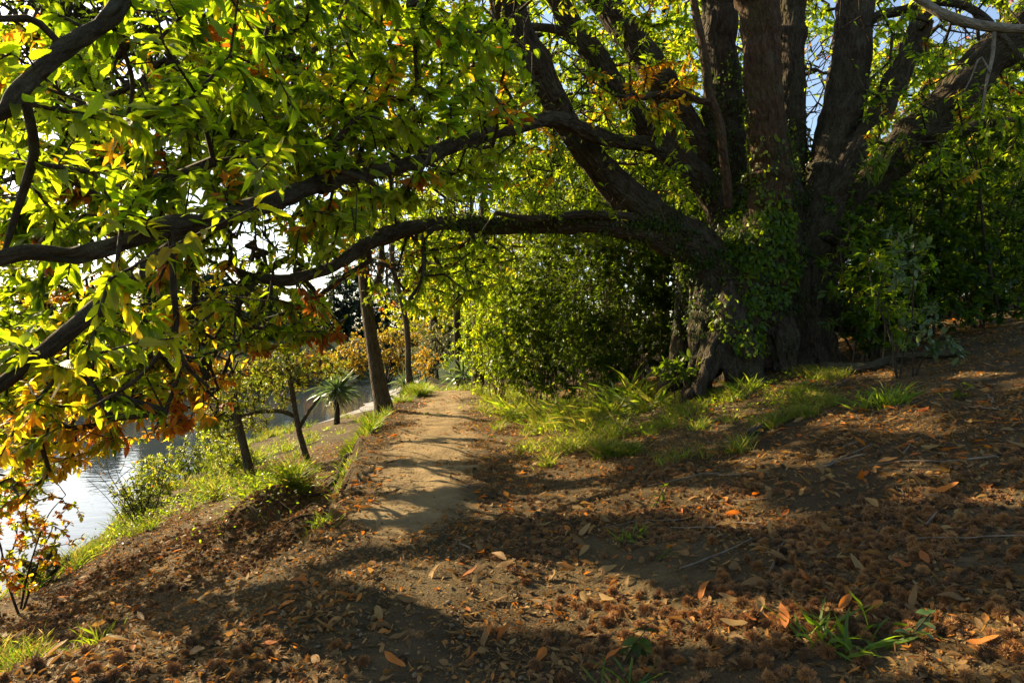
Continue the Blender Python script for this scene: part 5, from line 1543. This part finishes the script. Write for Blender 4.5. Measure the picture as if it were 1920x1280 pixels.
tag(g.build('litter_crumbs', M_DRY, None, True), 'broken bits of dry leaf and husk strewn over the soil', 'leaf litter', kind='stuff')

# grit and small stones trodden into the path
TH, PH = np.meshgrid(np.linspace(0, np.pi, 5), np.linspace(0, 2 * np.pi, 7)[:-1], indexing='ij')
SPH = np.stack([np.sin(TH) * np.cos(PH), np.sin(TH) * np.sin(PH), np.cos(TH)], -1).reshape(-1, 3)
ix = np.arange(30).reshape(5, 6); a = ix[:-1]; b = ix[1:]
SQ = np.stack([a, np.roll(a, -1, 1), np.roll(b, -1, 1), b], -1).reshape(-1, 4)
rng = np.random.default_rng(590)
n = 2600
y = 2.2 + 15 * rng.random(n) ** 1.3; x = path_x(y) + rng.normal(0, .5, n)
r = .003 + .011 * rng.random(n) ** 4
V = onto(x, y, .012)[:, None] + (SPH[None] * rng.uniform(.6, 1.3, (n, 30, 1))) * (r[:, None, None] * np.stack([rng.uniform(.7, 1.4, n), rng.uniform(.7, 1.4, n), rng.uniform(.4, .8, n)], -1)[:, None])
tag(mk('path_grit', V.reshape(-1, 3), (SQ[None] + (np.arange(n) * 30)[:, None, None]).reshape(-1, 4), M_GRIT, None, True), 'grit and small stones trodden into the path', 'grit', kind='stuff')

for i in range(46):
    for _ in range(60):
        y = rng.uniform(2.6, 9); x = rng.uniform(-.6 * y, .72 * y)
        if x > path_x(y) + .3 or x < edge_x(y) - .3: break
    L = rng.uniform(.15, .6); a = rng.uniform(0, 3.14)
    t = np.linspace(-.5, .5, 6)
    bend = rng.normal(0, .06, 6)
    lx = x + L * t * math.cos(a) + bend * math.sin(a) * L; ly = y + L * t * math.sin(a) + bend * math.cos(a) * L
    pts = onto(lx, ly, .018 + .01 * rng.random())
    g = Geo(); s = spline(pts, 16); tube(g, s, np.linspace(.007, .003, 16) * rng.uniform(.6, 1.4), 6, .15, 500 + i)
    o = g.build('dry_stick', M_WOODDRY, None, True)
    sd = 'on the slope right of the path' if x > path_x(y) else 'on the bank left of the path'
    tag(o, 'thin dry pale stick lying ' + sd, 'stick', 'dry sticks ' + sd)
g = Geo(); s = spline(np.vstack([onto(np.array([3.9, 4.3, 4.8, 5.3]), np.array([8.6, 8.3, 8.5, 8.1]), .06)]), 20); tube(g, s, np.linspace(.07, .04, 20), 10, .2, 560)
tag(g.build('fallen_log', M_TRUNK, None, True), 'short weathered log lying on the dim right slope', 'log')
g = Geo(); s = spline(onto(np.array([2.25, 2.45, 2.75]), np.array([6.5, 6.75, 6.9]), .03), 14); tube(g, s, np.linspace(.04, .07, 14), 9, .2, 561)
tag(g.build('surface_root', M_TRUNK, None, True), 'pale surface root poking through the soil below the grass', 'root')

# ================================================================== LIGHT, SKY, CAMERA
w = bpy.data.worlds.new('World'); sc.world = w; w.use_nodes = True
nt = w.node_tree
sky = nt.nodes.new('ShaderNodeTexSky'); sky.sky_type = 'NISHITA'; sky.sun_disc = False; sky.dust_density = 1.3; sky.ozone_density = .6
sky.sun_elevation = SUN_EL; sky.sun_rotation = SUN_AZ
nt.links.new(sky.outputs[0], nt.nodes['Background'].inputs[0])
nt.nodes['Background'].inputs[1].default_value = .085
sl = bpy.data.lights.new('sun', 'SUN'); sl.energy = 5.0; sl.angle = math.radians(.5); sl.color = (1, .79, .48)
so = bpy.data.objects.new('sun', sl); COL.objects.link(so)
so.rotation_euler = Vector(SUN).to_track_quat('Z', 'Y').to_euler()
cam = bpy.data.cameras.new('camera'); cam.lens = 24; cam.sensor_width = 36; cam.clip_end = 3000; cam.clip_start = .05
co = bpy.data.objects.new('camera', cam); COL.objects.link(co); co.location = (0, 0, CAMH); co.rotation_euler = (math.pi / 2, 0, 0)
sc.camera = co
sc.view_settings.view_transform = 'Standard'; sc.view_settings.look = 'None'; sc.view_settings.gamma = 1
sc.view_settings.exposure = 1.65
c = sc.cycles
c.max_bounces = 6; c.diffuse_bounces = 4; c.glossy_bounces = 2; c.transmission_bounces = 4; c.transparent_max_bounces = 4
c.use_denoising = True
c.caustics_reflective = False; c.caustics_refractive = False
c.sample_clamp_indirect = 6
print('built', time.time() - T0, 'objects', len(sc.objects))
